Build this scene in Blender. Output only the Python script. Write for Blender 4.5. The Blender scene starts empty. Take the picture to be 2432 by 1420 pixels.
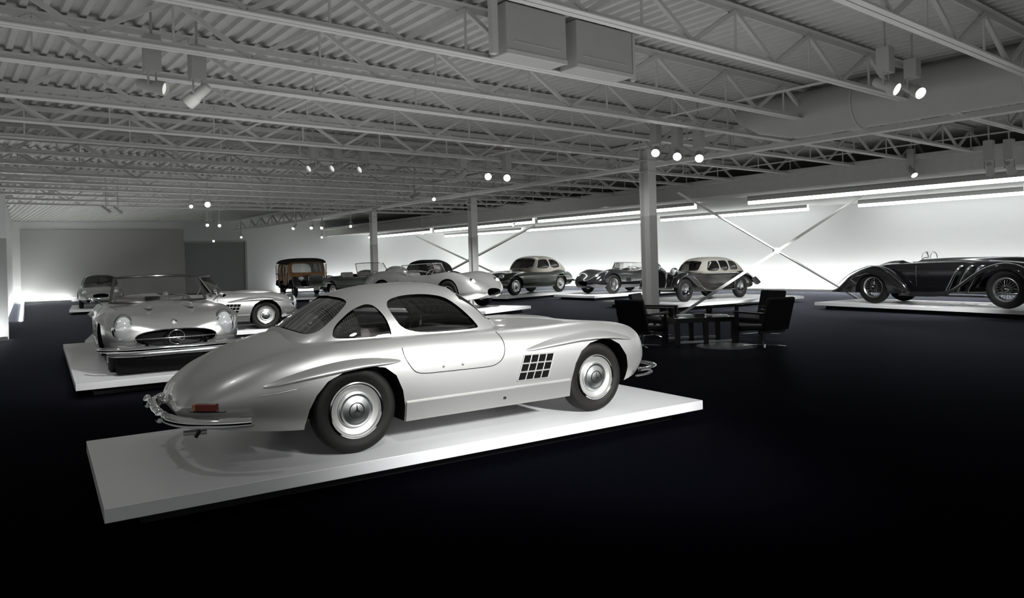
import bpy, bmesh, math, random
from math import sin, cos, pi, radians, sqrt, atan2, hypot
from mathutils import Vector, Matrix
random.seed(7)
SC = bpy.context.scene
COL = SC.collection

# ------------------------------------------------------------------ camera
EYE = 1.6536
ROLL = 0.02666
cam_d = bpy.data.cameras.new('camera'); cam = bpy.data.objects.new('camera', cam_d); COL.objects.link(cam)
cam_d.sensor_fit = 'HORIZONTAL'; cam_d.sensor_width = 36.0; cam_d.lens = 1720.0/2432.0*36.0
cam_d.shift_y = -(710.0-620.97)/2432.0
cam_d.clip_start = 0.05; cam_d.clip_end = 400
cam.matrix_world = Matrix(((cos(ROLL), sin(ROLL), 0, 0), (0, 0, -1, 0), (-sin(ROLL), cos(ROLL), 0, EYE), (0, 0, 0, 1)))
SC.camera = cam
vs = SC.view_settings
SC.cycles.max_bounces = 6; SC.cycles.diffuse_bounces = 3; SC.cycles.glossy_bounces = 3; SC.cycles.transmission_bounces = 3; SC.cycles.transparent_max_bounces = 8; SC.cycles.adaptive_threshold = 0.03
SC.display_settings.display_device = 'sRGB'
vs.view_transform = 'Standard'; vs.look = 'None'; vs.gamma = 1; vs.exposure = 0.0; vs.use_curve_mapping = False

# ------------------------------------------------------------------ world: the rest of the hall, dim and even, seen by nobody
WD = bpy.data.worlds.new('world'); SC.world = WD; WD.use_nodes = True
bg = WD.node_tree.nodes['Background']; bg.inputs[0].default_value = (0.93, 0.95, 0.93, 1); bg.inputs[1].default_value = 0.42

DX, DY = sin(radians(51.5)), cos(radians(51.5))      # along the joists (towards the lit wall)
NX, NY = -DY, DX                                     # along the lit wall (away from the camera)
ROOM = atan2(DY, DX)
def rm(t, q, z=0.0): return Vector((t*DX+q*NX, t*DY+q*NY, z))

def add_light(kind, loc, target, power, size=0.3, size_y=None, angle=60, blend=0.6, color=(1, 1, 1), parent=None):
    d = bpy.data.lights.new('lamp', kind); o = bpy.data.objects.new('lamp', d); COL.objects.link(o)
    d.energy = power; d.color = color
    if kind == 'AREA':
        d.size = size
        if size_y: d.shape = 'RECTANGLE'; d.size_y = size_y
    else:
        d.shadow_soft_size = size
        if kind == 'SPOT': d.spot_size = radians(angle); d.spot_blend = blend
    o.location = loc
    o.rotation_euler = (Vector(target)-Vector(loc)).to_track_quat('-Z', 'Y').to_euler()
    return o

# unseen area lamps added to brighten the roof structure from below
for tt, qq, pw in ((-14, 8, 200), (-14, 26, 180), (0, 8, 205), (0, 26, 170), (12, 8, 130), (12, 26, 120), (-14, 40, 100), (2, 40, 90)):
    v = rm(tt, qq, 2.6); l_ = add_light('AREA', v, v+Vector((0, 0, 1)), pw, 13, 16); l_.rotation_euler = (pi, 0, -ROOM)
# track spotlights above and behind the camera, aimed at the silver cars
add_light('SPOT', (0.6, 2.6, 3.95), (-0.6, 6.4, 0.8), 260, 0.3, angle=50, blend=0.9)
add_light('SPOT', (4.7, 0.9, 3.6), (0.15, 7.0, 0.6), 5200, 0.35, angle=36, blend=0.9)
add_light('SPOT', (-3.4, 4.4, 3.95), (-1.9, 5.9, 0.3), 40, 0.12, angle=70, blend=0.9)
add_light('SPOT', (1.2, 9.6, 3.95), (-0.3, 7.4, 0.9), 60, 0.12, angle=80, blend=0.9)
add_light('SPOT', (-2.6, 7.6, 3.95), (-5.4, 11.2, 0.6), 700, 0.12, angle=60, blend=0.9)
add_light('SPOT', (-6.8, 8.2, 3.95), (-5.7, 11.5, 0.6), 160, 0.12, angle=60, blend=0.9)
add_light('SPOT', (-3.6, 14.6, 3.95), (-6.2, 17.4, 0.6), 1500, 0.12, angle=60, blend=0.9)

# ------------------------------------------------------------------ materials
MATS = {}
def pmat(name, col, rough=0.5, metal=0.0, spec=0.5, noise=0.0, scale=40, bump=0.0, coat=0.0, emit=None, estr=0.0, var=0.0):
    if name in MATS: return MATS[name]
    m = bpy.data.materials.new(name); m.use_nodes = True; nt = m.node_tree; b = nt.nodes['Principled BSDF']
    b.inputs['Base Color'].default_value = (*col, 1); b.inputs['Roughness'].default_value = rough
    b.inputs['Metallic'].default_value = metal; b.inputs['Specular IOR Level'].default_value = spec
    b.inputs['Coat Weight'].default_value = coat; b.inputs['Coat Roughness'].default_value = 0.08
    if emit: b.inputs['Emission Color'].default_value = (*emit, 1); b.inputs['Emission Strength'].default_value = estr
    tc = nt.nodes.new('ShaderNodeTexCoord'); nz = nt.nodes.new('ShaderNodeTexNoise'); nz.inputs['Scale'].default_value = scale
    nz.inputs['Detail'].default_value = 3
    nt.links.new(tc.outputs['Object'], nz.inputs['Vector'])
    mr = nt.nodes.new('ShaderNodeMapRange'); mr.inputs['To Min'].default_value = max(0.0, rough-noise); mr.inputs['To Max'].default_value = min(1, rough+noise)
    nt.links.new(nz.outputs['Fac'], mr.inputs['Value']); nt.links.new(mr.outputs['Result'], b.inputs['Roughness'])
    if var:
        mx = nt.nodes.new('ShaderNodeMix'); mx.data_type = 'RGBA'
        mx.inputs['A'].default_value = (*[c*(1-var) for c in col], 1); mx.inputs['B'].default_value = (*[min(1, c*(1+var)) for c in col], 1)
        nt.links.new(nz.outputs['Fac'], mx.inputs['Factor']); nt.links.new(mx.outputs['Result'], b.inputs['Base Color'])
    if bump:
        bp = nt.nodes.new('ShaderNodeBump'); bp.inputs['Strength'].default_value = bump; bp.inputs['Distance'].default_value = 0.01
        nt.links.new(nz.outputs['Fac'], bp.inputs['Height']); nt.links.new(bp.outputs['Normal'], b.inputs['Normal'])
    MATS[name] = m; return m
def glassmat(name, tint=0.85, refl=0.12):
    m = bpy.data.materials.new(name); m.use_nodes = True; nt = m.node_tree; nt.nodes.remove(nt.nodes['Principled BSDF'])
    out = nt.nodes['Material Output']; tr = nt.nodes.new('ShaderNodeBsdfTransparent'); tr.inputs[0].default_value = (tint, tint, tint*.99, 1)
    gl = nt.nodes.new('ShaderNodeBsdfGlossy'); gl.inputs['Roughness'].default_value = 0.03
    fr = nt.nodes.new('ShaderNodeFresnel'); fr.inputs['IOR'].default_value = 1.5
    ad = nt.nodes.new('ShaderNodeMath'); ad.operation = 'ADD'; ad.use_clamp = True; ad.inputs[1].default_value = refl
    mx = nt.nodes.new('ShaderNodeMixShader')
    nt.links.new(fr.outputs[0], ad.inputs[0]); nt.links.new(ad.outputs[0], mx.inputs[0])
    nt.links.new(tr.outputs[0], mx.inputs[1]); nt.links.new(gl.outputs[0], mx.inputs[2]); nt.links.new(mx.outputs[0], out.inputs['Surface'])
    MATS[name] = m; return m
def emat(name, col, s):
    m = bpy.data.materials.new(name); m.use_nodes = True; nt = m.node_tree; nt.nodes.remove(nt.nodes['Principled BSDF'])
    e = nt.nodes.new('ShaderNodeEmission'); e.inputs[0].default_value = (*col, 1); e.inputs[1].default_value = s
    nt.links.new(e.outputs[0], nt.nodes['Material Output'].inputs['Surface']); MATS[name] = m; return m

silver = pmat('silver paint', (0.56, 0.56, 0.545), 0.40, 0.75, 0.5, 0.02, 60, coat=0.35)
silver2 = pmat('bright silver paint', (0.50, 0.50, 0.49), 0.26, 0.8, 0.5, 0.02, 60, coat=0.5)
chrome = pmat('chrome', (0.72, 0.73, 0.73), 0.08, 1.0, 0.5, 0.02, 30)
satin = pmat('satin chrome', (0.78, 0.79, 0.79), 0.26, 1.0, 0.5, 0.03, 30)
dullmetal = pmat('brushed metal', (0.42, 0.42, 0.42), 0.35, 1.0, 0.5, 0.05, 60)
rubber = pmat('tyre rubber', (0.008, 0.0075, 0.007), 0.6, 0, 0.25, 0.08, 80, bump=0.1)
black = pmat('black trim', (0.006, 0.006, 0.007), 0.6, 0, 0.3, 0.05, 50)
wellm = pmat('wheel well black', (0.004, 0.004, 0.004), 0.95, 0, 0.1, 0.02, 50)
leather = pmat('dark leather', (0.035, 0.032, 0.03), 0.5, 0, 0.4, 0.08, 60, bump=0.2)
leather2 = pmat('grey leather', (0.16, 0.155, 0.15), 0.5, 0, 0.4, 0.08, 60, bump=0.2)
redm = pmat('red lens', (0.20, 0.05, 0.04), 0.15, 0, 0.6, 0.03, 90, coat=0.5, var=0.3)
amber = pmat('amber lens', (0.42, 0.22, 0.14), 0.15, 0, 0.6, 0.03, 90, coat=0.5, var=0.3)
blackpaint = pmat('black paint', (0.006, 0.006, 0.007), 0.12, 0, 0.6, 0.02, 60, coat=0.8)
darkgreen = pmat('dark grey green paint', (0.035, 0.042, 0.036), 0.2, 0.1, 0.5, 0.02, 60, coat=0.6)
darkred = pmat('dark maroon paint', (0.022, 0.012, 0.012), 0.2, 0.0, 0.5, 0.02, 60, coat=0.6)
greypaint = pmat('grey paint', (0.20, 0.20, 0.195), 0.3, 0.4, 0.5, 0.02, 60, coat=0.4)
cream = pmat('cream paint', (0.42, 0.39, 0.34), 0.35, 0, 0.5, 0.03, 60, coat=0.3)
cloth = pmat('grey beige cloth', (0.26, 0.25, 0.22), 0.85, 0, 0.2, 0.05, 90, bump=0.3)
darkcloth = pmat('dark cloth', (0.02, 0.019, 0.018), 0.85, 0, 0.2, 0.05, 90, bump=0.3)
wood = pmat('varnished wood', (0.20, 0.10, 0.045), 0.35, 0, 0.5, 0.08, 14, coat=0.5, var=0.5)
white_plat = pmat('white platform lacquer', (0.70, 0.70, 0.71), 0.32, 0, 0.45, 0.04, 5)
carpet = pmat('black carpet', (0.0018, 0.0018, 0.0034), 0.42, 0, 0.03, 0.0, 220, bump=0.1, var=0.25)
def pile(m, amount=.42, power=18.0):                 # carpet fibres catch light only at a very shallow angle
    nt = m.node_tree; b = nt.nodes['Principled BSDF']; b.inputs['Specular IOR Level'].default_value = 0
    lw = nt.nodes.new('ShaderNodeLayerWeight'); lw.inputs['Blend'].default_value = .5
    pw = nt.nodes.new('ShaderNodeMath'); pw.operation = 'POWER'; pw.inputs[1].default_value = power
    ml = nt.nodes.new('ShaderNodeMath'); ml.operation = 'MULTIPLY'; ml.inputs[1].default_value = amount
    gl = nt.nodes.new('ShaderNodeBsdfGlossy'); gl.inputs['Roughness'].default_value = .45; gl.inputs['Color'].default_value = (.82, .84, 1.0, 1)
    mx = nt.nodes.new('ShaderNodeMixShader'); out = nt.nodes['Material Output']
    nt.links.new(lw.outputs['Facing'], pw.inputs[0]); nt.links.new(pw.outputs[0], ml.inputs[0]); nt.links.new(ml.outputs[0], mx.inputs[0])
    nt.links.new(b.outputs[0], mx.inputs[1]); nt.links.new(gl.outputs[0], mx.inputs[2]); nt.links.new(mx.outputs[0], out.inputs['Surface'])
pile(carpet)
wallm = pmat('white wall paint', (0.70, 0.71, 0.71), 0.75, 0, 0.3, 0.04, 3)
wallg = pmat('grey wall paint', (0.42, 0.42, 0.41), 0.75, 0, 0.3, 0.04, 3)
doorm = pmat('grey door paint', (0.26, 0.265, 0.265), 0.7, 0, 0.3, 0.04, 3)
deckm = pmat('ceiling paint', (0.52, 0.52, 0.50), 0.7, 0, 0.3, 0.05, 6, var=0.12)
steelm = pmat('painted steel', (0.56, 0.56, 0.54), 0.55, 0, 0.4, 0.06, 12, var=0.08)
brightsteel = pmat('light painted steel', (0.66, 0.66, 0.65), 0.5, 0, 0.4, 0.05, 12, var=0.05)
ductm = pmat('duct metal paint', (0.46, 0.46, 0.45), 0.5, 0.1, 0.4, 0.06, 4, var=0.06)
fixture = pmat('fixture paint', (0.42, 0.42, 0.40), 0.5, 0.1, 0.4, 0.06, 12)
blackwood = pmat('black lacquered wood', (0.006, 0.0055, 0.005), 0.35, 0, 0.4, 0.06, 20)
glassm = glassmat('clear glass', 0.80, 0.05)
tinted = glassmat('tinted glass', 0.35, 0.30)
lensglass = pmat('lamp glass', (0.75, 0.78, 0.78), 0.05, 0.6, 0.8, 0.02, 30)
strip_e = emat('light strip', (0.97, 1.0, 0.99), 6.0)
trough_e = emat('wall trough light', (0.97, 1.0, 0.98), 85.0)
trough_b = emat('back wall trough light', (0.97, 1.0, 0.98), 42.0)
lens_e = emat('spotlight lens', (1.0, 0.99, 0.96), 30.0)
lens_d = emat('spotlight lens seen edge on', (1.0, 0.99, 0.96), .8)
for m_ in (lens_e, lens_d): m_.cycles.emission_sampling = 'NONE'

# ------------------------------------------------------------------ mesh helpers
class MB:
    def __init__(s): s.v = []; s.f = []
    def add(s, vs_, fs):
        n = len(s.v); s.v += [tuple(v) for v in vs_]; s.f += [tuple(i+n for i in f) for f in fs]; return s
    def box(s, c, d, rot=0.0, M=None):
        x, y, z = [k/2 for k in d]; P = []
        for sx, sy, sz in ((-1,-1,-1),(1,-1,-1),(1,1,-1),(-1,1,-1),(-1,-1,1),(1,-1,1),(1,1,1),(-1,1,1)):
            v = Vector((sx*x, sy*y, sz*z))
            if M: v = M @ v
            elif rot: v = Matrix.Rotation(rot, 3, 'Z') @ v
            P.append(v+Vector(c))
        return s.add(P, [(0,3,2,1),(4,5,6,7),(0,1,5,4),(1,2,6,5),(2,3,7,6),(3,0,4,7)])
    def bar(s, a, b, w, h=None, up=(0,0,1)):
        a, b = Vector(a), Vector(b); h = h or w; d = (b-a); L = d.length
        if L < 1e-6: return s
        d.normalize(); u = Vector(up)
        if abs(d.dot(u)) > 0.99: u = Vector((1,0,0))
        r = d.cross(u).normalized(); u = r.cross(d)
        P = []
        for p in (a, b):
            for i, j in ((-1,-1),(1,-1),(1,1),(-1,1)): P.append(p+r*(i*w/2)+u*(j*h/2))
        return s.add(P, [(0,1,2,3),(7,6,5,4),(0,4,5,1),(1,5,6,2),(2,6,7,3),(3,7,4,0)])
    def tube(s, pts, r, n=8, closed=False, caps=True):
        pts = [Vector(p) for p in pts]; N = len(pts); rings = []
        prev = None
        for i, p in enumerate(pts):
            if closed: d = pts[(i+1) % N]-pts[i-1]
            else: d = pts[min(i+1, N-1)]-pts[max(i-1, 0)]
            d.normalize()
            if prev is None:
                u = Vector((0,0,1)) if abs(d.z) < 0.95 else Vector((1,0,0))
                u = (u-d*u.dot(d)).normalized()
            else: u = (prev-d*prev.dot(d)).normalized()
            prev = u; w = d.cross(u); rr = r[i] if isinstance(r, (list, tuple)) else r
            rings.append([p+(u*cos(2*pi*k/n)+w*sin(2*pi*k/n))*rr for k in range(n)])
        return s.loft(rings, caps and not closed, closed)
    def loft(s, rings, caps=True, closed=False, ring_closed=True):
        n = len(rings[0]); m = len(rings); P = [p for r in rings for p in r]; F = []
        for i in range(m if closed else m-1):
            j = (i+1) % m
            for k in range(n if ring_closed else n-1):
                l = (k+1) % n; F.append((i*n+k, i*n+l, j*n+l, j*n+k))
        if caps: F.append(tuple(range(n-1, -1, -1))); F.append(tuple((m-1)*n+k for k in range(n)))
        return s.add(P, F)
    def lathe(s, prof, c=(0,0,0), n=40, M=None):      # prof (r, h): turned about local Y
        rings = []
        for k in range(n):
            a = 2*pi*k/n; rg = []
            for r, h in prof:
                v = Vector((r*cos(a), h, r*sin(a)))
                if M: v = M @ v
                rg.append(v+Vector(c))
            rings.append(rg)
        return s.loft(rings, False, True, False)
    def prism(s, poly, fn, a, b):                     # poly 2D, fn(u,v,w)->xyz
        n = len(poly); P = [fn(u, v, a) for u, v in poly]+[fn(u, v, b) for u, v in poly]
        return s.add(P, [tuple(range(n-1, -1, -1)), tuple(range(n, 2*n))]+[(k, (k+1) % n, n+(k+1) % n, n+k) for k in range(n)])
    def sphere(s, c, r, nu=20, nv=12, M=None):
        r = r if isinstance(r, (tuple, list)) else (r, r, r); rings = []
        for i in range(1, nv):
            t = pi*i/nv; rg = []
            for k in range(nu):
                a = 2*pi*k/nu; v = Vector((r[0]*sin(t)*cos(a), r[1]*sin(t)*sin(a), r[2]*cos(t)))
                if M: v = M @ v
                rg.append(v+Vector(c))
            rings.append(rg)
        return s.loft(rings, True)
    def cyl(s, a, b, r, n=20, r2=None): return s.tube([a, b], [r, r if r2 is None else r2], n)
    def build(s, name, mat, parent=None, smooth=True, ang=35, bevel=0, label=None):
        me = bpy.data.meshes.new(name); me.from_pydata(s.v, [], s.f); 
        b = bmesh.new(); b.from_mesh(me); bmesh.ops.recalc_face_normals(b, faces=b.faces); b.to_mesh(me); b.free()
        o = bpy.data.objects.new(name, me); COL.objects.link(o)
        me.materials.append(mat)
        if bevel:
            md = o.modifiers.new('bevel', 'BEVEL'); md.width = bevel; md.segments = 2; md.limit_method = 'ANGLE'; md.angle_limit = radians(40)
        if smooth: shade(o, ang)
        if parent: o.parent = parent
        if label: o['label'] = label
        return o
def shade(o, ang=35):
    me = o.data
    me.polygons.foreach_set('use_smooth', [True]*len(me.polygons))
    me.set_sharp_from_angle(angle=radians(ang)); me.update()
def bake(o):
    dg = bpy.context.evaluated_depsgraph_get(); dg.update()
    me = bpy.data.meshes.new_from_object(o.evaluated_get(dg)); o.modifiers.clear(); old = o.data; o.data = me; return o
def cut(o, cutters, op='DIFFERENCE'):
    obs = []
    for c in cutters:
        k = c.build('cutter', wellm, o.parent, smooth=False); obs.append(k)
        md = o.modifiers.new('b', 'BOOLEAN'); md.object = k; md.operation = op; md.solver = 'EXACT'
        md.material_mode = 'TRANSFER'
    bake(o)
    for k in obs: bpy.data.objects.remove(k)
    return o
def tag(o, label=None, cat=None, group=None, kind=None):
    if label: o['label'] = label
    if cat: o['category'] = cat
    if group: o['group'] = group
    if kind: o['kind'] = kind
    return o
def thing(name, label, cat, loc=(0,0,0), rz=0.0, group=None, sc=1.0):
    o = bpy.data.objects.new(name, None); COL.objects.link(o); o.empty_display_size = 0.1
    o.location = loc; o.rotation_euler = (0, 0, rz); o.scale = (sc, sc, sc) if not isinstance(sc, (tuple, list)) else sc
    return tag(o, label, cat, group)
def copy_tree(o, parent=None):
    c = o.copy(); COL.objects.link(c); c.parent = parent
    for ch in list(o.children): copy_tree(ch, c)
    return c

def K(keys, x):                                       # monotone cubic through (x, value) keys
    if x <= keys[0][0]: return keys[0][1]
    if x >= keys[-1][0]: return keys[-1][1]
    n = len(keys); d = [(keys[i+1][1]-keys[i][1])/(keys[i+1][0]-keys[i][0]) for i in range(n-1)]
    def m(i):
        if i == 0: return d[0]
        if i == n-1: return d[-1]
        if d[i-1]*d[i] <= 0: return 0.0
        return 2*d[i-1]*d[i]/(d[i-1]+d[i])
    for i in range(n-1):
        x0, y0 = keys[i]; x1, y1 = keys[i+1]
        if x <= x1:
            h = x1-x0; t = (x-x0)/h; t2 = t*t; t3 = t2*t
            return y0*(2*t3-3*t2+1)+m(i)*h*(t3-2*t2+t)+y1*(3*t2-2*t3)+m(i+1)*h*(t3-t2)
def spline(pts, n=8, closed=False):
    P = [Vector(p) for p in pts]; out = []; N = len(P)
    for i in range(N if closed else N-1):
        if closed: a, b, c, d = P[i-1], P[i], P[(i+1) % N], P[(i+2) % N]
        else: a, b, c, d = P[max(i-1, 0)], P[i], P[i+1], P[min(i+2, N-1)]
        for k in range(n):
            t = k/n; out.append(0.5*((2*b)+(c-a)*t+(2*a-5*b+4*c-d)*t*t+(3*b-a-3*c+d)*t**3))
    if not closed: out.append(P[-1])
    return out
def chaikin(poly, it=3):
    P = [Vector(p) for p in poly]
    for _ in range(it):
        Q = []
        for i in range(len(P)):
            a, b = P[i], P[(i+1) % len(P)]; Q += [a*0.78+b*0.22, a*0.22+b*0.78]
        P = Q
    return [tuple(p) for p in P]

# ------------------------------------------------------------------ cars: lofted hulls
class Hull:
    """half section at x: flat bottom, bulging flank, rounded shoulder, crown falling to the centre line"""
    def __init__(s, sp): s.sp = sp; s.x0, s.x1 = sp['x']
    def par(s, x):
        g = lambda k, d=None: K(s.sp[k], x) if k in s.sp else d
        w = g('w'); zb = g('zb'); zf = g('zf'); zc = g('zc'); wf = g('wf'); zw = g('zw', 0.5)
        zw = min(max(zw, zb+0.25*(zf-zb)), zb+0.75*(zf-zb)); wf = min(wf, w*0.97)
        return w, zb, zf, zc, wf, zw, g('wb', 0.9)*w
    def half(s, x, n=(4, 12, 12, 14)):
        w, zb, zf, zc, wf, zw, wb = s.par(x); P = []
        for i in range(n[0]): P.append((wb*i/n[0], zb))
        for i in range(n[1]):
            t = i/n[1]; P.append((wb+(w-wb)*(1-(1-t)**2.2), zb+(zw-zb)*t))
        e = s.sp.get('e', 0.85)
        for i in range(n[2]):
            a = pi/2*i/n[2]; P.append((wf+(w-wf)*cos(a)**e, zw+(zf-zw)*sin(a)**e))
        pw = s.sp.get('pw', 1.0)
        for i in range(n[3]+1):
            t = 1-i/n[3]; P.append((wf*t, zc+(zf-zc)*(0.5-0.5*cos(pi*t))**pw))
        return P
    def side(s, x, z):                                # half width of the flank at height z
        P = s.half(x); best = None
        for (y0, z0), (y1, z1) in zip(P[4:], P[5:30]):
            if z0 <= z <= z1: return y0+(y1-y0)*(z-z0)/max(1e-6, z1-z0)
        return P[16][0]
    def top(s, x, y):
        P = s.half(x)[16:]
        for (y0, z0), (y1, z1) in zip(P, P[1:]):
            if y1 <= abs(y) <= y0: return z0+(z1-z0)*(y0-abs(y))/max(1e-6, y0-y1)
        return P[-1][1]
    def mesh(s, nx=90, n=(4, 12, 12, 14)):
        rings = []
        for i in range(nx+1):
            u = 0.5-0.5*cos(pi*i/nx); u = 0.45*u+0.55*(0.5-0.5*cos(pi*u)); x = s.x0+(s.x1-s.x0)*u
            H = s.half(x, n); L = [(x, y, z) for y, z in H]; R = [(x, -y, z) for y, z in H[1:-1]][::-1]
            rings.append(L+R)
        return MB().loft(rings)

def wheel(parent, x, y, r=0.33, w=0.165, kind='disc', tyre=rubber, steer=0.0):
    sd = -1 if y < 0 else 1
    t = MB(); b = w/2; ri = r*0.62
    prof = [(ri*0.97, -b*0.8), (ri*1.02, -b*0.9), (r*0.80, -b), (r*0.93, -b*0.93), (r*0.985, -b*0.72), (r, -b*0.3), (r, b*0.3), (r*0.985, b*0.72), (r*0.93, b*0.93), (r*0.915, b*0.965), (r*0.80, b), (r*0.79, b*0.985), (ri*1.02, b*0.9), (ri*0.97, b*0.8)]
    t.lathe(prof, n=56)
    o = t.build('wheel', tyre, parent, ang=60); o.location = (x, y, r); o.rotation_euler = (0, 0, steer+(pi if sd < 0 else 0))
    if kind == 'wire':
        m = MB().lathe([(ri*0.97, b*0.82), (ri*1.03, b*0.9), (ri*0.99, b*0.95), (ri*0.90, b*0.6), (ri*0.88, -b*0.6), (ri*0.97, -b*0.8)], n=40)
        m.build('rim', dullmetal, o)
        sp = MB()
        for k in range(36):
            a = 2*pi*k/36; c_ = a+(0.35 if k % 2 else -0.35)
            sp.bar((0.05*cos(c_)*r/0.33, b*0.55, 0.05*sin(c_)*r/0.33), (ri*0.9*cos(a), b*(0.1 if k % 4 < 2 else 0.5), ri*0.9*sin(a)), 0.006, 0.006)
        sp.build('spokes', dullmetal, o, smooth=False)
        MB().lathe([(0.0, b*0.95), (0.035, b*0.93), (0.045, b*0.7), (0.05, b*0.2), (0.0, b*0.1)], n=20).build('hub', chrome, o)
    elif kind == 'steel':
        MB().lathe([(ri*0.97, b*0.86), (ri*1.02, b*0.95), (ri*0.95, b*0.9), (ri*0.8, b*0.5), (ri*0.4, b*0.62), (0.0, b*0.62)], n=40).build('rim', blackpaint, o)
        MB().lathe([(ri*0.30, b*0.62), (ri*0.29, b*0.8), (ri*0.18, b*0.95), (0.0, b*0.98)], n=24).build('hubcap', chrome, o)
    else:
        m = MB().lathe([(ri*0.97, b*0.86), (ri*1.03, b*0.95), (ri*1.02, b*1.02), (ri*0.95, b*0.99), (ri*0.90, b*0.78), (ri*0.74, b*0.62), (ri*0.69, b*0.60), (ri*0.60, b*0.55), (0.0, b*0.5)], n=56)
        m.build('rim', silver, o)
        MB().lathe([(ri*0.665, b*0.58), (ri*0.68, b*0.72), (ri*0.655, b*0.86), (ri*0.60, b*0.92), (ri*0.54, b*0.88), (ri*0.50, b*0.90), (ri*0.30, b*1.05), (ri*0.12, b*1.12), (0.0, b*1.13)], n=56).build('hubcap', satin, o)
        MB().lathe([(ri*0.97, b*1.0), (ri*1.045, b*1.0), (ri*1.05, b*1.05), (ri*1.0, b*1.08), (ri*0.965, b*1.04)], n=56).build('trim_ring', chrome, o)
        st = MB()
        for a in (pi/2, pi/2+2*pi/3, pi/2-2*pi/3):
            st.add([(0, b*1.19, 0), (ri*.045*cos(a+pi/2), b*1.13, ri*.045*sin(a+pi/2)), (ri*0.26*cos(a), b*1.1, ri*.26*sin(a)), (ri*.045*cos(a-pi/2), b*1.13, ri*.045*sin(a-pi/2)), (0, b*1.05, 0)], [(0,1,2),(0,2,3),(4,2,1),(4,3,2)])
        st.tube([(ri*0.28*cos(2*pi*k/30), b*1.09, ri*0.28*sin(2*pi*k/30)) for k in range(30)], 0.004, 6, closed=True)
        st.build('hubcap_emblem', black, o, smooth=False)
    return o

def arch(x, r, y0, y1, top=None, z0=-0.1, rear=None):
    P = [(x-r*1.0, z0), (x-r, r*0.45)]
    pts = []
    for k in range(25):
        a = pi-pi*k/24; px, pz = x+r*cos(a), 0.33*r/0.37+r*sin(a)
        if top: pz = min(pz, top)
        pts.append((px, pz))
    P = [(x-r, z0)]+pts+[(x+r, z0)]
    return [MB().prism(P, lambda u, v, w, s=s: (u, s*w, v), y0, y1) for s in (-1, 1)]

def car_body(hull, name, paint, parent, cutters=(), nx=90, n=(4, 12, 12, 14)):
    o = hull.mesh(nx, n).build(name, paint, parent, smooth=False)
    if cutters: cut(o, cutters)
    shade(o, 32); return o

class Cabin:
    def __init__(s, sp): s.sp = sp; s.x0, s.x1 = sp['x']
    def half(s, x, n=22, off=0.0):
        g = lambda k: K(s.sp[k], x)
        z0 = s.sp['z0']; zc = max(g('zc'), z0+0.012)-off; yb = max(g('yb'), 0.02)-off; P = []
        ex = s.sp.get('ex', 2.3); ez = s.sp.get('ez', 2.2)
        for i in range(n+1):
            a = pi/2*i/n; P.append((yb*max(0.0,cos(a))**(2/ex), z0+(zc-z0)*sin(a)**(2/ez)))
        return P
    def mb(s, nx=60, off=0.0, xa=None, xb=None):
        xa = s.x0 if xa is None else xa; xb = s.x1 if xb is None else xb; rings = []
        for i in range(nx+1):
            u = i/nx; u = 0.5-0.5*cos(pi*u) if (xa == s.x0 and xb == s.x1) else u
            x = xa+(xb-xa)*u; x = min(max(x, s.x0+off), s.x1-off) if off else x
            H = s.half(x, off=off); rings.append([(x, y, z) for y, z in H]+[(x, -y, z) for y, z in H[:-1]][::-1])
        return MB().loft(rings, False, False, False)
    def y_at(s, x, z):
        H = s.half(x)
        for (y0, z0), (y1, z1) in zip(H, H[1:]):
            if z0 <= z <= z1: return y0+(y1-y0)*(z-z0)/max(1e-6, z1-z0)
        return 0.0
def cabin(sp, parent, paint, glass=glassm, side_glass=None):
    cb = Cabin(sp)
    o = cb.mb(70).build('roof_shell', paint, parent, smooth=False)
    md = o.modifiers.new('s', 'SOLIDIFY'); md.thickness = sp.get('th', 0.035); md.offset = -1; bake(o)
    cs = []
    for poly in sp.get('side', []):
        cs.append(MB().prism(chaikin(poly), lambda u, v, w: (u, w, v), -1.2, 1.2))
    if 'front' in sp:
        xa, xb, hp = sp['front']; full = hp+[(-y, z) for y, z in hp[::-1]]
        cs.append(MB().prism(chaikin(full), lambda u, v, w: (w, u, v), xa, xb))
    if 'rear' in sp:
        xa, xb, hp = sp['rear']; full = hp+[(-y, z) for y, z in hp[::-1]]
        cs.append(MB().prism(chaikin(full), lambda u, v, w: (w, u, v), xa, xb))
    cut(o, cs); shade(o, 40)
    sg = side_glass or glass
    # glazing follows the shell, set into the middle of its thickness
    def pane(name, xa, xb, mat, off=0.016, sides=None, zmin=None):
        m = cb.mb(30, off, xa, xb)
        b = bmesh.new(); me = bpy.data.meshes.new('t'); me.from_pydata(m.v, [], m.f); b.from_mesh(me)
        if sides is not None:
            kill = [f for f in b.faces if (f.calc_center_median().y*sides < 0.12) or f.calc_center_median().z > sp['ztop']]
            bmesh.ops.delete(b, geom=kill, context='FACES')
        else:
            kill = [f for f in b.faces if f.calc_center_median().z > sp['ztop2']]
            bmesh.ops.delete(b, geom=kill, context='FACES')
        me2 = bpy.data.meshes.new(name); b.to_mesh(me2); b.free(); me2.materials.append(mat)
        k = bpy.data.objects.new(name, me2); COL.objects.link(k); k.parent = parent; shade(k, 60); return k
    for nm, xa, xb in sp.get('panes_side', []):
        for sgn in (-1, 1): pane(nm, xa, xb, sg, sides=sgn)
    for nm, xa, xb in sp.get('panes_end', []): pane(nm, xa, xb, tinted if nm == 'rear_window' else glass)
    return o

def seam(parent, hull, pts, name='door_seam', r=0.0035, mat=black, sides=(-1, 1), off=0.0005, n=6):
    for s in sides:
        P = [(p.x, s*(hull.side(p.x, p.y)+off), p.y) for p in spline([(a, b) + (0,) for a, b in pts], n)]
        MB().tube(P, r, 6).build(name, mat, parent)

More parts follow.
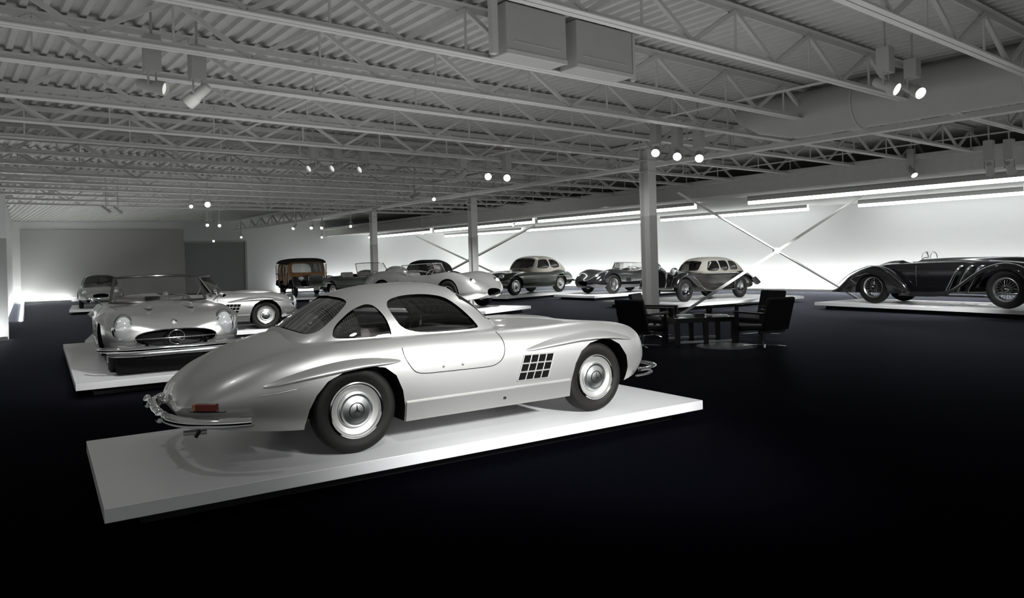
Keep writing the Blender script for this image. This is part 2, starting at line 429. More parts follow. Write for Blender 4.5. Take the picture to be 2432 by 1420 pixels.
def ridge(parent, hull, pts, hgt, out, paint, sides=(-1, 1), name='wheel_arch_eyebrow'):
    cps = spline([(a, b, 0) for a, b in pts], 10); N = len(cps)
    for s in sides:
        rings = []
        for i, p in enumerate(cps):
            t = i/(N-1); k = sin(pi*min(1, max(0, t)))**0.55 if 0 < t < 1 else 0.02; k = max(k, 0.03); rg = []
            for j in range(13):
                a = pi*j/12; dz = cos(a)*hgt*k; z = p.y+dz
                ext = (sin(a)**1.2)*out*k*(1.0+0.35*cos(a+pi))
                rg.append((p.x, s*(hull.side(p.x, z)-0.012+ext), z-ext*0.25))
            rings.append(rg)
        MB().loft(rings, True).build(name, paint, parent, ang=60)

def seats(parent, x, yy=(-0.34, 0.34), z=0.38, mat=leather, h=0.55):
    for y in yy:
        m = MB(); 
        m.box((x+0.22, y, z+0.06), (0.50, 0.46, 0.14))
        Rm = Matrix.Rotation(radians(-14), 3, 'Y')
        m.box((x-0.06, y, z+h/2+0.06), (0.13, 0.46, h), M=Rm)
        m.build('seat', mat, parent, bevel=0.04)
def steering(parent, x, y, z, r=0.19, mat=leather2):
    M_ = Matrix.Rotation(radians(-62), 3, 'Y'); c = Vector((x, y, z))
    ring = [c+M_ @ Vector((r*cos(2*pi*k/28), r*sin(2*pi*k/28), 0)) for k in range(28)]
    m = MB().tube(ring, 0.011, 8, closed=True)
    for a in (0.4, pi-0.4, 3*pi/2): m.bar(c, c+M_ @ Vector((r*cos(a), r*sin(a), 0)), 0.014)
    m.tube([c, c+Vector((0.35, 0, -0.17))], 0.018)
    m.build('steering_wheel', mat, parent)
def windscreen(parent, xb, zb, yb, xt, zt, yt, rake=0.22, mat=chrome, r=0.013):
    N = 24; B = []; T = []
    for i in range(N+1):
        s = -1+2*i/N; B.append(Vector((xb-rake*s*s, yb*s, zb))); T.append(Vector((xt-rake*0.8*s*s, yt*s, zt-0.02*s*s)))
    m = MB().loft([B, T], False, False, False); g = m.build('windshield', glassm, parent)
    f = MB().tube(B+T[::-1], r, 8, closed=True); f.build('windshield_frame', mat, parent)
def headlamp(parent, x, y, z, r=0.12, h=None, mat=chrome, depth=0.12, tilt=0):
    h = h or r
    o = MB().sphere((0, 0, 0), (depth, r, h), 28, 16).build('headlamp', mat, parent); o.location = (x, y, z)
    MB().sphere((depth*0.35, 0, 0), (depth*0.75, r*0.86, h*0.86), 28, 16).build('headlamp_lens', lensglass, o)
    return o

SLH = dict(x=(-1.215, 3.145), e=0.86, pw=1.15,
  zc=[(-1.215,.44),(-1.2,.50),(-1.16,.565),(-1.1,.63),(-.92,.775),(-.685,.868),(-.4,.925),(0,.94),(.6,.935),(1.2,.925),(1.64,.912),(2.26,.876),(2.6,.815),(2.85,.735),(3.0,.665),(3.09,.59),(3.13,.53),(3.145,.47)],
  zf=[(-1.215,.42),(-1.19,.48),(-1.1,.57),(-.9,.69),(-.5,.815),(-.1,.87),(.4,.875),(.9,.868),(1.3,.862),(1.75,.858),(2.2,.866),(2.5,.852),(2.74,.826),(2.92,.785),(3.02,.735),(3.09,.67),(3.13,.59),(3.145,.50)],
  wf=[(-1.215,.22),(-1.18,.36),(-1.1,.48),(-.9,.58),(-.5,.66),(0,.70),(.6,.71),(1.3,.69),(2.0,.67),(2.5,.65),(2.9,.60),(3.05,.56),(3.12,.47),(3.145,.34)],
  w=[(-1.215,.34),(-1.205,.42),(-1.17,.55),(-1.1,.66),(-.95,.765),(-.7,.835),(-.35,.882),(0,.897),(.6,.888),(1.2,.885),(2.0,.89),(2.4,.893),(2.75,.86),(2.95,.80),(3.06,.725),(3.12,.63),(3.145,.50)],
  zw=[(-1.2,.46),(-.8,.50),(0,.56),(1.2,.60),(2.4,.56),(3.0,.52),(3.145,.47)],
  zb=[(-1.215,.40),(-1.16,.345),(-.87,.29),(-.49,.25),(-.38,.245),(.38,.205),(2.0,.20),(2.62,.245),(2.85,.27),(3.0,.30),(3.1,.36),(3.145,.43)],
  wb=[(-1.2,.88),(0,.93),(1.2,.955),(2.4,.93),(3.1,.86)])
SLHULL = Hull(SLH)
REAR_ARCH = [(-.415,-.1),(-.41,.28),(-.385,.40),(-.335,.50),(-.25,.595),(-.13,.65),(0,.667),(.12,.672),(.21,.655),(.30,.585),(.355,.46),(.378,.33),(.382,-.1)]
FRONT_ARCH = [(2.02,-.1),(2.025,.27),(2.045,.38),(2.08,.50),(2.15,.61),(2.26,.675),(2.40,.70),(2.52,.69),(2.63,.635),(2.72,.52),(2.755,.40),(2.76,.28),(2.755,-.1)]
def polyarch(P, y0=0.40, y1=1.2): return [MB().prism(P, lambda u, v, w, s=s: (u, s*w, v), y0, y1) for s in (-1, 1)]
def cockpit(x0, x1, yw, z0=0.33, z1=1.2, rr=0.12):
    P = chaikin([(x0, -yw), (x1, -yw*0.92), (x1+0.0, yw*0.92), (x0, yw)], 3)
    return MB().prism(P, lambda u, v, w: (u, v, w), z0, z1)
def tub(parent, x0, x1, yw, z0=0.335, z1=0.84, mat=leather):
    P = chaikin([(x0+.004, -yw+.004), (x1-.004, -yw*0.92+.004), (x1-.004, yw*0.92-.004), (x0+.004, yw-.004)], 3); m = MB()
    n = len(P); m.add([(u, v, z0) for u, v in P]+[(u, v, z1) for u, v in P], [tuple(range(n))]+[(k, (k+1) % n, n+(k+1) % n, n+k) for k in range(n)])
    m.build('interior_lining', mat, parent, smooth=False)

GW = dict(x=(-0.44, 1.585), z0=0.78, ztop=1.2, ztop2=1.245, th=0.03, ex=2.5, ez=2.25,
  zc=[(-.44,.80),(-.40,.915),(-.3,.985),(-.15,1.085),(0,1.17),(.12,1.222),(.3,1.262),(.5,1.283),(.74,1.289),(.95,1.277),(1.1,1.245),(1.22,1.19),(1.35,1.08),(1.47,.97),(1.56,.885),(1.585,.80)],
  yb=[(-.44,.28),(-.40,.44),(-.3,.58),(-.15,.66),(.1,.715),(.5,.735),(.9,.725),(1.15,.69),(1.3,.64),(1.45,.54),(1.55,.40),(1.585,.26)],
  side=[[(.352,1.10),(.395,1.165),(.56,1.195),(.76,1.195),(.92,1.165),(1.01,1.09),(1.19,.895),(1.16,.878),(.46,.882)],
        [(-.125,.905),(-.085,.985),(.07,1.095),(.20,1.14),(.262,1.125),(.318,1.03),(.345,.905),(.335,.882),(-.09,.882)]],
  front=(1.08, 1.75, [(0.0,.925),(.30,.925),(.535,.93),(.585,.96),(.53,1.13),(.47,1.212),(.30,1.228),(0.0,1.232)][::1]),
  rear=(-.6, .10, [(0.0,.955),(.30,.945),(.50,.92),(.555,.945),(.515,1.06),(.43,1.155),(.29,1.19),(0.0,1.20)]),
  panes_side=[('quarter_window', -.14, .34), ('side_window', .35, 1.22)],
  panes_end=[('rear_window', -.43, .10), ('windshield', 1.10, 1.575)])

def vent_grid(parent, hull, pts, nx=4, nz=3):
    (x0, z0), (x1, z1), (x2, z2), (x3, z3) = pts      # bottom rear, bottom front, top front, top rear
    def P(u, v, s, off):
        x = (x0*(1-u)+x1*u)*(1-v)+(x3*(1-u)+x2*u)*v; z = (z0*(1-u)+z1*u)*(1-v)+(z3*(1-u)+z2*u)*v
        return Vector((x, s*(hull.side(x, z)+off), z))
    for s in (-1, 1):
        m = MB(); rings = [[P(i/8, j/8, s, 0.003) for j in range(9)] for i in range(9)]
        o = m.loft(rings, False, False, False).build('side_vent', wellm, parent)
        b = MB()
        for i in range(nx+1): b.tube([P(i/nx, j/6, s, 0.005) for j in range(7)], 0.0055 if 0 < i < nx else 0.005, 6)
        for j in range(nz+1): b.tube([P(i/8, j/nz, s, 0.008) for i in range(9)], 0.0075 if 0 < j < nz else 0.005, 6)
        b.build('vent_bars', silver, o)

def sl_common(t, paint, chrome_b=True):
    ridge(t, SLHULL, [(-.72,.60),(-.36,.672),(.0,.712),(.36,.698)], 0.040, 0.072, paint)
    ridge(t, SLHULL, [(1.52,.672),(1.86,.722),(2.2,.752),(2.52,.735),(2.84,.668)], 0.042, 0.072, paint)
    ridge(t, SLHULL, [(-.80,.535),(-.62,.552),(-.42,.575)], 0.010, 0.018, paint, name='body_crease')
    seam(t, SLHULL, [(.372,.79),(.378,.735),(.402,.68),(.45,.61),(.50,.582),(.58,.572),(.80,.568),(1.08,.566),(1.20,.572),(1.28,.61),(1.318,.68),(1.322,.76),(1.295,.845)])
    vent_grid(t, SLHULL, [(1.44,.412),(1.765,.408),(1.835,.622),(1.515,.63)])
    # sill panel with its crease
    for s in (-1, 1):
        rings = []
        for i in range(25):
            x = .385+(2.022-.385)*i/24; y = SLHULL.side(x, .35); yb = SLHULL.side(x, .21)
            rings.append([(x, s*(y-.03), .372), (x, s*(y+.006), .366), (x, s*(y+.02), .352), (x, s*(y+.014), .335), (x, s*(y-.008), .22), (x, s*(y-.012), .205), (x, s*(y-.10), .203)])
        MB().loft(rings, True).build('sill_panel', paint, t, ang=50)
    for x in (0.0,):
        for y in (-.72, .72): wheel(t, x, y, .336)
    for y in (-.70, .70): wheel(t, 2.4, y)

# ---- the gullwing coupe in front
CARX, CARY, YAW, PH = -1.66797, 6.27353, 0.575409, 0.20
g = thing('coupe_car', 'silver fastback coupe with closed roof standing on the nearest white platform', 'car', (CARX, CARY, PH), YAW)
car_body(SLHULL, 'body', silver, g, polyarch(REAR_ARCH)+polyarch(FRONT_ARCH)+[cockpit(-.15, 1.42, .60)], nx=130, n=(4, 16, 16, 18))
cabin(GW, g, silver)
tub(g, -.15, 1.42, .60)
seats(g, .28, h=.50, mat=leather2); steering(g, .98, .33, .80)
MB().box((1.22, 0, .78), (.16, 1.1, .16)).build('dashboard', leather2, g, bevel=.03)
sl_common(g, silver)
for s in (-1, 1):
    for x in (.72, .90): MB().sphere((x, s*(SLHULL.side(x, .61)), .612), (.011, .006, .011), 12, 8).build('door_handle', dullmetal, g)
    MB().box((1.31, s*(SLHULL.side(1.31, .29)+.004), .285), (.03, .02, .035)).build('jacking_point', black, g)
# tail lights
for s in (-1, 1):
    # lens runs round the corner of the tail
    def tx(y, z=.48):
        lo, hi = -1.215, -0.3
        for _ in range(30):
            mid = (lo+hi)/2
            if SLHULL.side(mid, z) < y: lo = mid
            else: hi = mid
        return hi
    P = [(tx(y)-.008, y+.006) for y in [.50+.29*i/12 for i in range(13)]]
    for nm, i0, i1, mt in (('tail_light', 6, 10, redm), ('reflector', 5, 6, amber)):
        rings = [[(px, s*py, .452), (px-.012, s*(py+.006), .458), (px-.012, s*(py+.006), .502), (px, s*py, .508), (px+.04, s*(py-.02), .508), (px+.04, s*(py-.02), .452)] for px, py in P[i0:i1+1]]
        MB().loft(rings, True).build(nm, mt, g)
    rings = [[(px+.004, s*py, .444), (px-.01, s*(py+.003), .446), (px-.01, s*(py+.003), .452), (px+.004, s*py, .453)] for px, py in P[4:12]]
    MB().loft(rings, True).build('tail_light_bezel', chrome, g)
# rear bumper: two chrome blades wrapping the corners, with overriders
def blade(parent, pts, z, h, d, name='rear_bumper', s=1, mat=chrome, ztilt=0.0):
    cp = spline([(a, b*s, 0) for a, b in pts], 8); rings = []; N = len(cp)
    for i, p in enumerate(cp):
        dd = cp[min(i+1, N-1)]-cp[max(i-1, 0)]; nrm = Vector((dd.y, -dd.x, 0)).normalized()*(1 if s > 0 else -1)
        k = 0.75+0.25*sin(pi*i/(N-1))
        rg = []
        for j in range(14):
            a = -pi/2+pi*j/13; rg.append(p+nrm*(max(0.0,cos(a))**.7*d)+Vector((0, 0, z+sin(a)*h*k+ztilt*i/(N-1))))
        rg.append(p+Vector((0, 0, z+h*k*.8+ztilt*i/(N-1)))-nrm*.004); rg.append(p+Vector((0, 0, z-h*k*.8+ztilt*i/(N-1)))-nrm*.004)
        rings.append(rg)
    return MB().loft(rings, True).build(name, mat, parent, ang=60)
RB = [(-.80,.878),(-.93,.835),(-1.06,.755),(-1.17,.64),(-1.245,.46),(-1.275,.25),(-1.285,.0)]
for s in (-1, 1): blade(g, [(a-.0, b+.004) for a, b in RB], .380, .038, .055, s=s)
for s in (-1, 1):
    blade(g, [(a+.02, b-.01) for a, b in RB], .342, .008, .03, name='bumper_valance', s=s, mat=dullmetal)
    ov = MB().sphere((-1.325, s*.36, .405), (.034, .03, .055), 18, 12); ov.build('overrider', chrome, g)
for s in (-1, 1): MB().sphere((-1.255, s*.13, .47), (.03, .035, .02), 16, 10).build('number_plate_lamp', chrome, g)
MB().tube([(-1.0, -.30, .23), (-1.16, -.30, .24)], .02, 14).build('exhaust_pipe', dullmetal, g)
MB().bar((-1.1, -.62, .31), (-1.13, -.62, .265), .03, .02).build('tow_hook', black, g)
# front bumper blades seen past the nose
FBP = [(2.86,.87),(3.04,.835),(3.18,.74),(3.24,.60),(3.255,.46)]
for s in (-1, 1):
    blade(g, [(a, b) for a, b in FBP], .362, .020, -.045, name='front_bumper', s=s)
    blade(g, [(a-.02, b-.02) for a, b in FBP], .300, .010, -.030, name='bumper_valance', s=s, mat=dullmetal)
    headlamp(g, 2.955, s*.58, .62, .10, .10)

# ------------------------------------------------------------------ platforms
def platform(label, x0, x1, y0, y1, loc, rz, top=PH, th=0.0917, inset=0.22, disc=None, group='white display platforms'):
    t = thing('display_platform', label, 'platform', (loc[0], loc[1], 0), rz, group)
    MB().box(((x0+x1)/2, (y0+y1)/2, top-th/2), (x1-x0, y1-y0, th)).build('platform_top', white_plat, t, bevel=.004)
    MB().box(((x0+x1)/2, (y0+y1)/2, (top-th)/2), (x1-x0-2*inset, y1-y0-2*inset, top-th-.001)).build('recessed_base', black, t, smooth=False)
    if disc:
        m = MB().lathe([(disc[2], 0), (disc[2], .004), (disc[2]-.012, .004), (disc[2]-.012, 0)], n=72, M=Matrix.Rotation(pi/2, 3, 'X'))
        m.build('turntable_ring', dullmetal, t).location = (disc[0], disc[1], top)
    return t
platform('nearest white platform, under the silver fastback coupe', -1.7288, 3.5557, -1.0574, 1.1078, (CARX, CARY), YAW)

# ------------------------------------------------------------------ room shell
def struct(mb, name, mat, **k):
    o = mb.build(name, mat, smooth=k.pop('smooth', False), **k); o['kind'] = 'structure'; return o
ZJ, ZT, ZD = 4.05, 4.66, 4.70                         # joist bottom, joist top, deck underside
struct(MB().add([rm(-34, -9), rm(30.6, -9), rm(30.6, 62), rm(-34, 62)], [(0, 1, 2, 3)]), 'floor', carpet)
# corrugated steel deck, flutes along the lit wall
def deck():
    m = MB(); pts = []; t = -34.0; p = 0.20
    while t < 30.6:
        pts += [(t, ZD), (t+.07, ZD), (t+.09, ZD+.05), (t+.18, ZD+.05)]; t += p
    rings = [[rm(t, q, z) for t, z in pts] for q in (-1.5, 62)]
    n = len(pts); m.add(rings[0]+rings[1], [(k, k+1, n+k+1, n+k) for k in range(n-1)])
    m.add([rm(-34, -1.5, ZD+.2), rm(30.6, -1.5, ZD+.2), rm(30.6, 62, ZD+.2), rm(-34, 62, ZD+.2)], [(0, 1, 2, 3)])
    return m
struct(deck(), 'ceiling', deckm)
TW = 30.3                                             # lit wall
QB = 50.0                                             # back wall
WALLX = [rm(TW, -3), rm(TW, 62)]
def wallbox(a, b, z0, z1, th, name, mat):
    a, b = Vector(a), Vector(b); d = (b-a).normalized(); n = Vector((d.y, -d.x, 0))*th
    return struct(MB().prism([(0, 0), (1, 0)], lambda u, v, w: (0, 0, 0), 0, 1) if False else MB().add([a+Vector((0,0,z0)), b+Vector((0,0,z0)), b+n+Vector((0,0,z0)), a+n+Vector((0,0,z0)), a+Vector((0,0,z1)), b+Vector((0,0,z1)), b+n+Vector((0,0,z1)), a+n+Vector((0,0,z1))],
        [(0,1,2,3),(7,6,5,4),(0,4,5,1),(1,5,6,2),(2,6,7,3),(3,7,4,0)]), name, mat)
B0, B1 = Vector((-28.6, 41.5, 0)), Vector((-15.75, 46.89, 0))
bd = (B1-B0).normalized()
BC = B0+bd*42
# right wall meets back wall
def meet(p, d, q, e):
    den = d.x*e.y-d.y*e.x; r = q-p; return p+d*((r.x*e.y-r.y*e.x)/den)
CORN = meet(B0, bd, rm(TW, 0), Vector((NX, NY, 0)))
wallbox(rm(TW, -3), CORN, 0, ZD, 0.2, 'wall_right', wallm)
wallbox(B0-bd*0.2, CORN, 0, ZD, -0.2, 'wall_back', wallm)
S0 = Vector((-20.6, 29.6, 0)); sdir = (B0-S0).normalized()
wallbox(S0-sdir*6, B0, 0, ZD, -0.2, 'wall_left', wallm)
# grey door panel let into the back wall, and the pale return beside it
def onback(px, D_=None):
    k = (px-1216)/1720.0; t = (k*B0.y-B0.x)/(bd.x-k*bd.y); return B0+bd*t
nb = Vector((bd.y, -bd.x, 0))
d0, d1 = onback(437), onback(585)
struct(MB().add([v+nb*o_+Vector((0,0,z)) for z in (0.0, 3.35) for v, o_ in ((d0, .0), (d1, .0), (d1, .06), (d0, .06))], [(0,1,2,3),(7,6,5,4),(0,4,5,1),(1,5,6,2),(2,6,7,3),(3,7,4,0)]), 'door_1', doorm)
fr = MB(); 
for v in (d0, d1): fr.box(v+nb*.06+Vector((0, 0, 1.7)), (.12, .16, 3.4), atan2(bd.y, bd.x))
fr.bar(d0+nb*.06+Vector((0,0,3.4)), d1+nb*.06+Vector((0,0,3.4)), .16, .12)
struct(fr, 'trim_1', wallg)
# dropped bulkhead across the back wall top
w0, w1 = onback(50), onback(437)
struct(MB().add([v+nb*o_+Vector((0,0,z)) for z in (0.25, 4.2) for v, o_ in ((w0, .0), (w1, .0), (w1, .10), (w0, .10))], [(0,1,2,3),(7,6,5,4),(0,4,5,1),(1,5,6,2),(2,6,7,3),(3,7,4,0)]), 'trim_2', wallg)
# free-standing partition at the far left
P0 = Vector((-13.03, 18.69, 0)); pdv = Vector((DX, DY, 0))
wallbox(P0-pdv*7, P0, 0, 3.75, -0.35, 'wall_partition', wallm)
# light troughs at the foot of the walls: a low kerb with a lit channel behind it
def trough(a, b, side, name, mat=trough_e, off=0.5, up=.10):
    a, b = Vector(a), Vector(b); d = (b-a).normalized(); n = Vector((-d.y, d.x, 0))*side; an = atan2(d.y, d.x); L = (b-a).length; c = (a+b)/2
    t = thing('wall_trough_light', name, 'light', c, an)
    MB().box((0, side*off, up/2), (L, .03, up)).build('kerb', white_plat, t, smooth=False)
    MB().box((0, side*(off-.09), .035), (L-.1, .08, .03)).build('light_tube', mat, t, smooth=False)
trough(rm(TW, 0), CORN, 1, 'long light trough along the foot of the bright white wall')
trough(B0, w1-bd*6, -1, 'light trough at the foot of the grey back wall, left end', trough_b, off=.5)
trough(onback(662), CORN, -1, 'added light trough to brighten the back wall, hidden behind the far cars')  # added out of sight to brighten this end of the wall
trough(S0-sdir*5, B0, -1, 'light trough along the foot of the left side wall', trough_b)
trough(P0-pdv*6.5, P0-pdv*.05, -1, 'light trough at the foot of the partition at the left edge', trough_b)
# lowered soffit by the lit wall, its edge beam and the staggered light strips below it
TS = 20.5; ZS = 3.72
struct(MB().add([rm(t, q, z) for z in (ZS, ZS+.12) for t, q in ((TS, -4), (TW, -4), (TW, 60), (TS, 60))], [(0,1,2,3),(7,6,5,4),(0,4,5,1),(1,5,6,2),(2,6,7,3),(3,7,4,0)]), 'ceiling_soffit', wallg)
sf = MB()
sf.box(rm(TS, 28, ZS+.20), (64, .25, .55), ROOM+pi/2); sf.box(rm(TS-.25, 28, ZS+.40), (64, .3, .12), ROOM+pi/2)
struct(sf, 'trim_3', deckm)
STR = [((8.42,25.57),(13.7,19.25),.32,'front row, nearest'),((13.86,19.06),(18.6,13.4),.32,'front row, at the edge of the view'),
       ((1.34,34.6),(7.05,27.6),.24,'front row, second'),((-4.4,42.0),(1.1,35.1),.24,'front row, third'),((-9.6,49.0),(-4.7,42.6),.24,'front row, farthest'),
       ((13.85,28.8),(17.4,24.5),.30,'wall row, nearest'),((17.52,24.3),(21.5,19.4),.26,'wall row, at the edge of the view'),
       ((7.6,36.6),(12.6,30.7),.24,'wall row, second'),((1.0,44.4),(6.8,37.4),.24,'wall row, third'),((-4.6,50.5),(.7,44.8),.24,'wall row, farthest')]
for (a, b, hh, nm) in STR:
    a = Vector((*a, 3.58)); b = Vector((*b, 3.58)); d = (b-a).normalized(); n = Vector((-d.y, d.x, 0)); an = atan2(d.y, d.x); c = (a+b)/2; L = (b-a).length
    t = thing('strip_light', 'long bright white strip light under the soffit, '+nm, 'light', c, an, 'strip lights along the bright wall')
    MB().box((0, 0, .02), (L, .14, hh)).build('luminous_tube', strip_e, t, smooth=False)
    MB().box((0, -.085, .08), (L, .025, hh-.1)).build('housing', ductm, t, smooth=False)
    MB().box((0, 0, .155), (L+.1, .22, .03)).build('mounting_rail', ductm, t, smooth=False)

# ------------------------------------------------------------------ steel joists
def joist(q, label, t0=-24, t1=TS-.1, top=True):
    o = thing('roof_joist', label, 'joist', rm(0, q, ZJ), ROOM, 'open-web steel joists')
    dz = ZT-ZJ
    m = MB(); m.box(((t0+t1)/2, -.045, .03), (t1-t0, .075, .012)); m.box(((t0+t1)/2, .045, .03), (t1-t0, .075, .012))
    m.box(((t0+t1)/2, -.012, .065), (t1-t0, .01, .07)); m.box(((t0+t1)/2, .012, .065), (t1-t0, .01, .07)); m.build('bottom_chord', brightsteel, o, smooth=False)
    m = MB(); m.box(((t0+t1)/2, -.05, dz), (t1-t0, .08, .012)); m.box(((t0+t1)/2, .05, dz), (t1-t0, .08, .012))
    m.box(((t0+t1)/2, 0, dz-.035), (t1-t0, .03, .07)); m.build('top_chord', steelm, o, smooth=False)
    m = MB(); t = t0; k = 0
    off = (q*0.37) % 1.7
    while t < t1-1.9:
        a = t+off
        m.bar((a, 0, .06), (a+.85, 0, dz-.04), .05, .05); m.bar((a+.85, 0, dz-.04), (a+1.7, 0, .06), .05, .05)
        m.bar((a+.85, 0, .06), (a+.85, 0, dz-.04), .024, .024)
        t += 1.7; k += 1
    m.build('web_bracing', steelm, o, smooth=False)
    return o
QJ = [1.7, 3.4, 5.15, 6.95, 8.5, 9.9, 11.9, 13.8, 15.5, 17.4, 19.1, 20.9, 22.7, 24.5, 26.4, 28.3, 30.2]
ORD = ['nearest','second','third','fourth','fifth','sixth','seventh','eighth','ninth','tenth','eleventh','twelfth','thirteenth','fourteenth','fifteenth','sixteenth','farthest']
for q, w in zip(QJ, ORD): joist(q, 'grey open-web steel roof joist under the deck, '+w+' from the camera')
# girders under the joists, running away along the rows of columns
def girder(t, q0, q1, label, zb=4.22, zt=4.66):
    o = thing('roof_girder', label, 'girder', rm(t, 0, zb), ROOM+pi/2, 'steel truss girders')
    dz = zt-zb
    for nm, z in (('bottom_chord', .05), ('top_chord', dz-.05)):
        MB().box(((q0+q1)/2, -.06, z), (q1-q0, .10, .10)).box(((q0+q1)/2, .06, z), (q1-q0, .10, .10)).build(nm, brightsteel, o, smooth=False)
    m = MB(); q = q0; k = 0
    while q < q1-1.5:
        m.bar((q, 0, .08), (q+.87, 0, dz-.08), .07, .07); m.bar((q+.87, 0, dz-.08), (q+1.74, 0, .08), .07, .07); m.bar((q+.87, 0, .06), (q+.87, 0, dz-.06), .05, .05); q += 1.74
    m.build('web_bracing', steelm, o, smooth=False)
girder(14.6, -3, 46, 'grey steel truss girder running back over the row of columns', ZJ-.05)
girder(-.3, 3.2, 33, 'grey steel truss girder running back on the far left', ZJ+.0)
# bridging rods between joists, and suspended rods
for i, (t, q0, q1) in enumerate(((4.4, 8.5, 19), (10.2, 5.15, 19), (18.0, 1.7, 14), (-5.0, 6.95, 24), (-10, 8.5, 28))):
    o = MB().bar(rm(t, q0, ZJ+.10), rm(t, q1, ZJ+.10), .028).build('bridging_bar', steelm, smooth=False)
    tag(o, 'thin steel bridging bar laid across the joists, '+['left of the big hanging duct boxes','right of the big hanging duct boxes','beside the round duct','over the far left half','at the far left edge'][i], 'bar')
# ------------------------------------------------------------------ columns and cross braces
def column(x, y, label, h=4.1, rz=ROOM):
    o = thing('steel_column', label, 'column', (x, y, 0), rz, 'steel columns')
    MB().box((0, .125, h/2), (.26, .018, h)).box((0, -.125, h/2), (.26, .018, h)).box((0, 0, h/2), (.012, .25, h)).build('column_shaft', brightsteel, o, smooth=False)
    MB().box((0, 0, .015), (.4, .4, .03)).build('base_plate', steelm, o, smooth=False)
    MB().box((0, 0, h-.25), (.34, .32, .02)).box((0, 0, h-.5), (.30, .30, .02)).build('cap_plate', steelm, o, smooth=False)
column(3.13, 16.46, 'tall light grey steel column behind the black chairs')
column(-1.45, 27.4, 'grey steel column behind the low silver racing car')
column(-6.35, 33.4, 'farthest grey steel column, behind the dark green roadster')
def brace(a, b, z1a, z1b, label, w=.085):
    a, b = Vector(a), Vector(b)
    o = thing('cross_brace', label, 'brace', (a+b)/2, 0, 'diagonal cross braces'); c = (a+b)/2
    MB().bar(a-c+Vector((0,0,.02)), b-c+Vector((0,0,z1b)), w, w*.6).build('diagonal_bar', steelm, o, smooth=False)
    MB().bar(a-c+Vector((0,0,z1a))+Vector((.04,.09,0)), b-c+Vector((.04,.09,.02)), w*.8, w*.5).build('diagonal_bar', steelm, o, smooth=False)
    m_ = Vector((0, .04, 1.77)); MB().cyl(m_+Vector((0,-.08,0)), m_+Vector((0,.1,0)), .09).build('centre_plate', steelm, o)
brace((4.75, 20.6, 0), (11.5, 23.75, 0), 3.5, 3.5, 'steel X brace in front of the bright wall, right of the tall column')
brace((-6.4, 47.8, 0), (1.2, 37.6, 0), 3.5, 3.5, 'distant steel X brace behind the silver racing car', .14)
# ------------------------------------------------------------------ ducts
o = thing('duct_box', 'two large grey rectangular duct boxes hanging between the joists at top centre', 'duct', rm(0, 0, 0), ROOM)
for nm, t0, t1 in (('duct_panel', 5.22, 6.16), ('duct_panel', 6.34, 7.36)):
    MB().box(((t0+t1)/2, 6.72, 4.37), (t1-t0, .34, .60)).build(nm, ductm, o, smooth=False, bevel=.01)
    MB().box(((t0+t1)/2, 6.545, 4.22), (t1-t0-.2, .01, .008)).box(((t0+t1)/2, 6.545, 4.09), (t1-t0, .02, .05)).build('duct_seam', steelm, o, smooth=False)
for tt, ww in ((5.08, .08), (7.45, .05)): MB().box((tt, 6.62, 4.37), (ww, ww, .64)).build('hanger_strut', steelm, o, smooth=False)
rd = thing('round_duct', 'large round grey air duct under the deck at upper right', 'duct', rm(12.6, 0, 0), ROOM+pi/2)
MB().tube([(q, 0, 4.22) for q in (-3, 2, 5, 7.2)]+[(7.9, 0, 4.32), (8.4, 0, 4.45)], [.42]*4+[.34, .18], 40).build('duct_pipe', ductm, rd)
for q in (1.0, 3.5, 6.0): MB().tube([(q, .43*cos(2*pi*k/36), 4.22+.43*sin(2*pi*k/36)) for k in range(36)], .014, 6, closed=True).build('duct_band', steelm, rd)
# ------------------------------------------------------------------ track spotlights
def spot(x, y, z, aim, label, box=True, r=.085, power=0, lit=True, boxh=.34, drop=.0, group='track spotlights'):
    """head at x, y, z; its box hangs above it from the joists"""
    o = thing('track_spotlight', label, 'spotlight', (x, y, z), 0, group)
    up = boxh+.12
    if box: MB().box((0, 0, .16+boxh/2), (.17, .17, boxh), ROOM).build('mount_box', fixture, o, smooth=False, bevel=.006)
    MB().bar((0, 0, (.16+boxh) if box else .1), (0, 0, ZD-z), .022).build('hanger_rod', fixture, o, smooth=False)
    d = (Vector(aim)-Vector((x, y, z))).normalized(); M_ = d.to_track_quat('Y', 'Z').to_matrix()
    h = MB().lathe([(0, -.17), (r*.62, -.165), (r*.75, -.12), (r*.78, .02), (r*.95, .05), (r*1.0, .16), (r*.93, .16), (r*.9, .12)], n=24, M=M_).build('lamp_head', fixture, o)
    MB().lathe([(0, .115), (r*.9, .12)], n=24, M=M_).build('lamp_lens', lens_e if lit else lens_d, h)
    s_ = M_ @ Vector((1, 0, 0))
    MB().bar(s_*r*1.05, s_*r*1.05+Vector((0,0,.17)), .018).bar(-s_*r*1.05, -s_*r*1.05+Vector((0,0,.17)), .018).bar(s_*r*1.05+Vector((0,0,.17)), -s_*r*1.05+Vector((0,0,.17)), .018).build('yoke', fixture, o, smooth=False)
    if power: add_light('SPOT', Vector((x, y, z))+d*.2, aim, power, .06, angle=46, blend=.8).name = 'lamp'
    return o
def px(x, y, D):
    du, dv = x-1216, y-620.97; u = cos(ROLL)*du-sin(ROLL)*dv; v = sin(ROLL)*du+cos(ROLL)*dv
    return (D*u/1720, D, EYE-D*v/1720)
CAMP = (0, 0, 1.65)
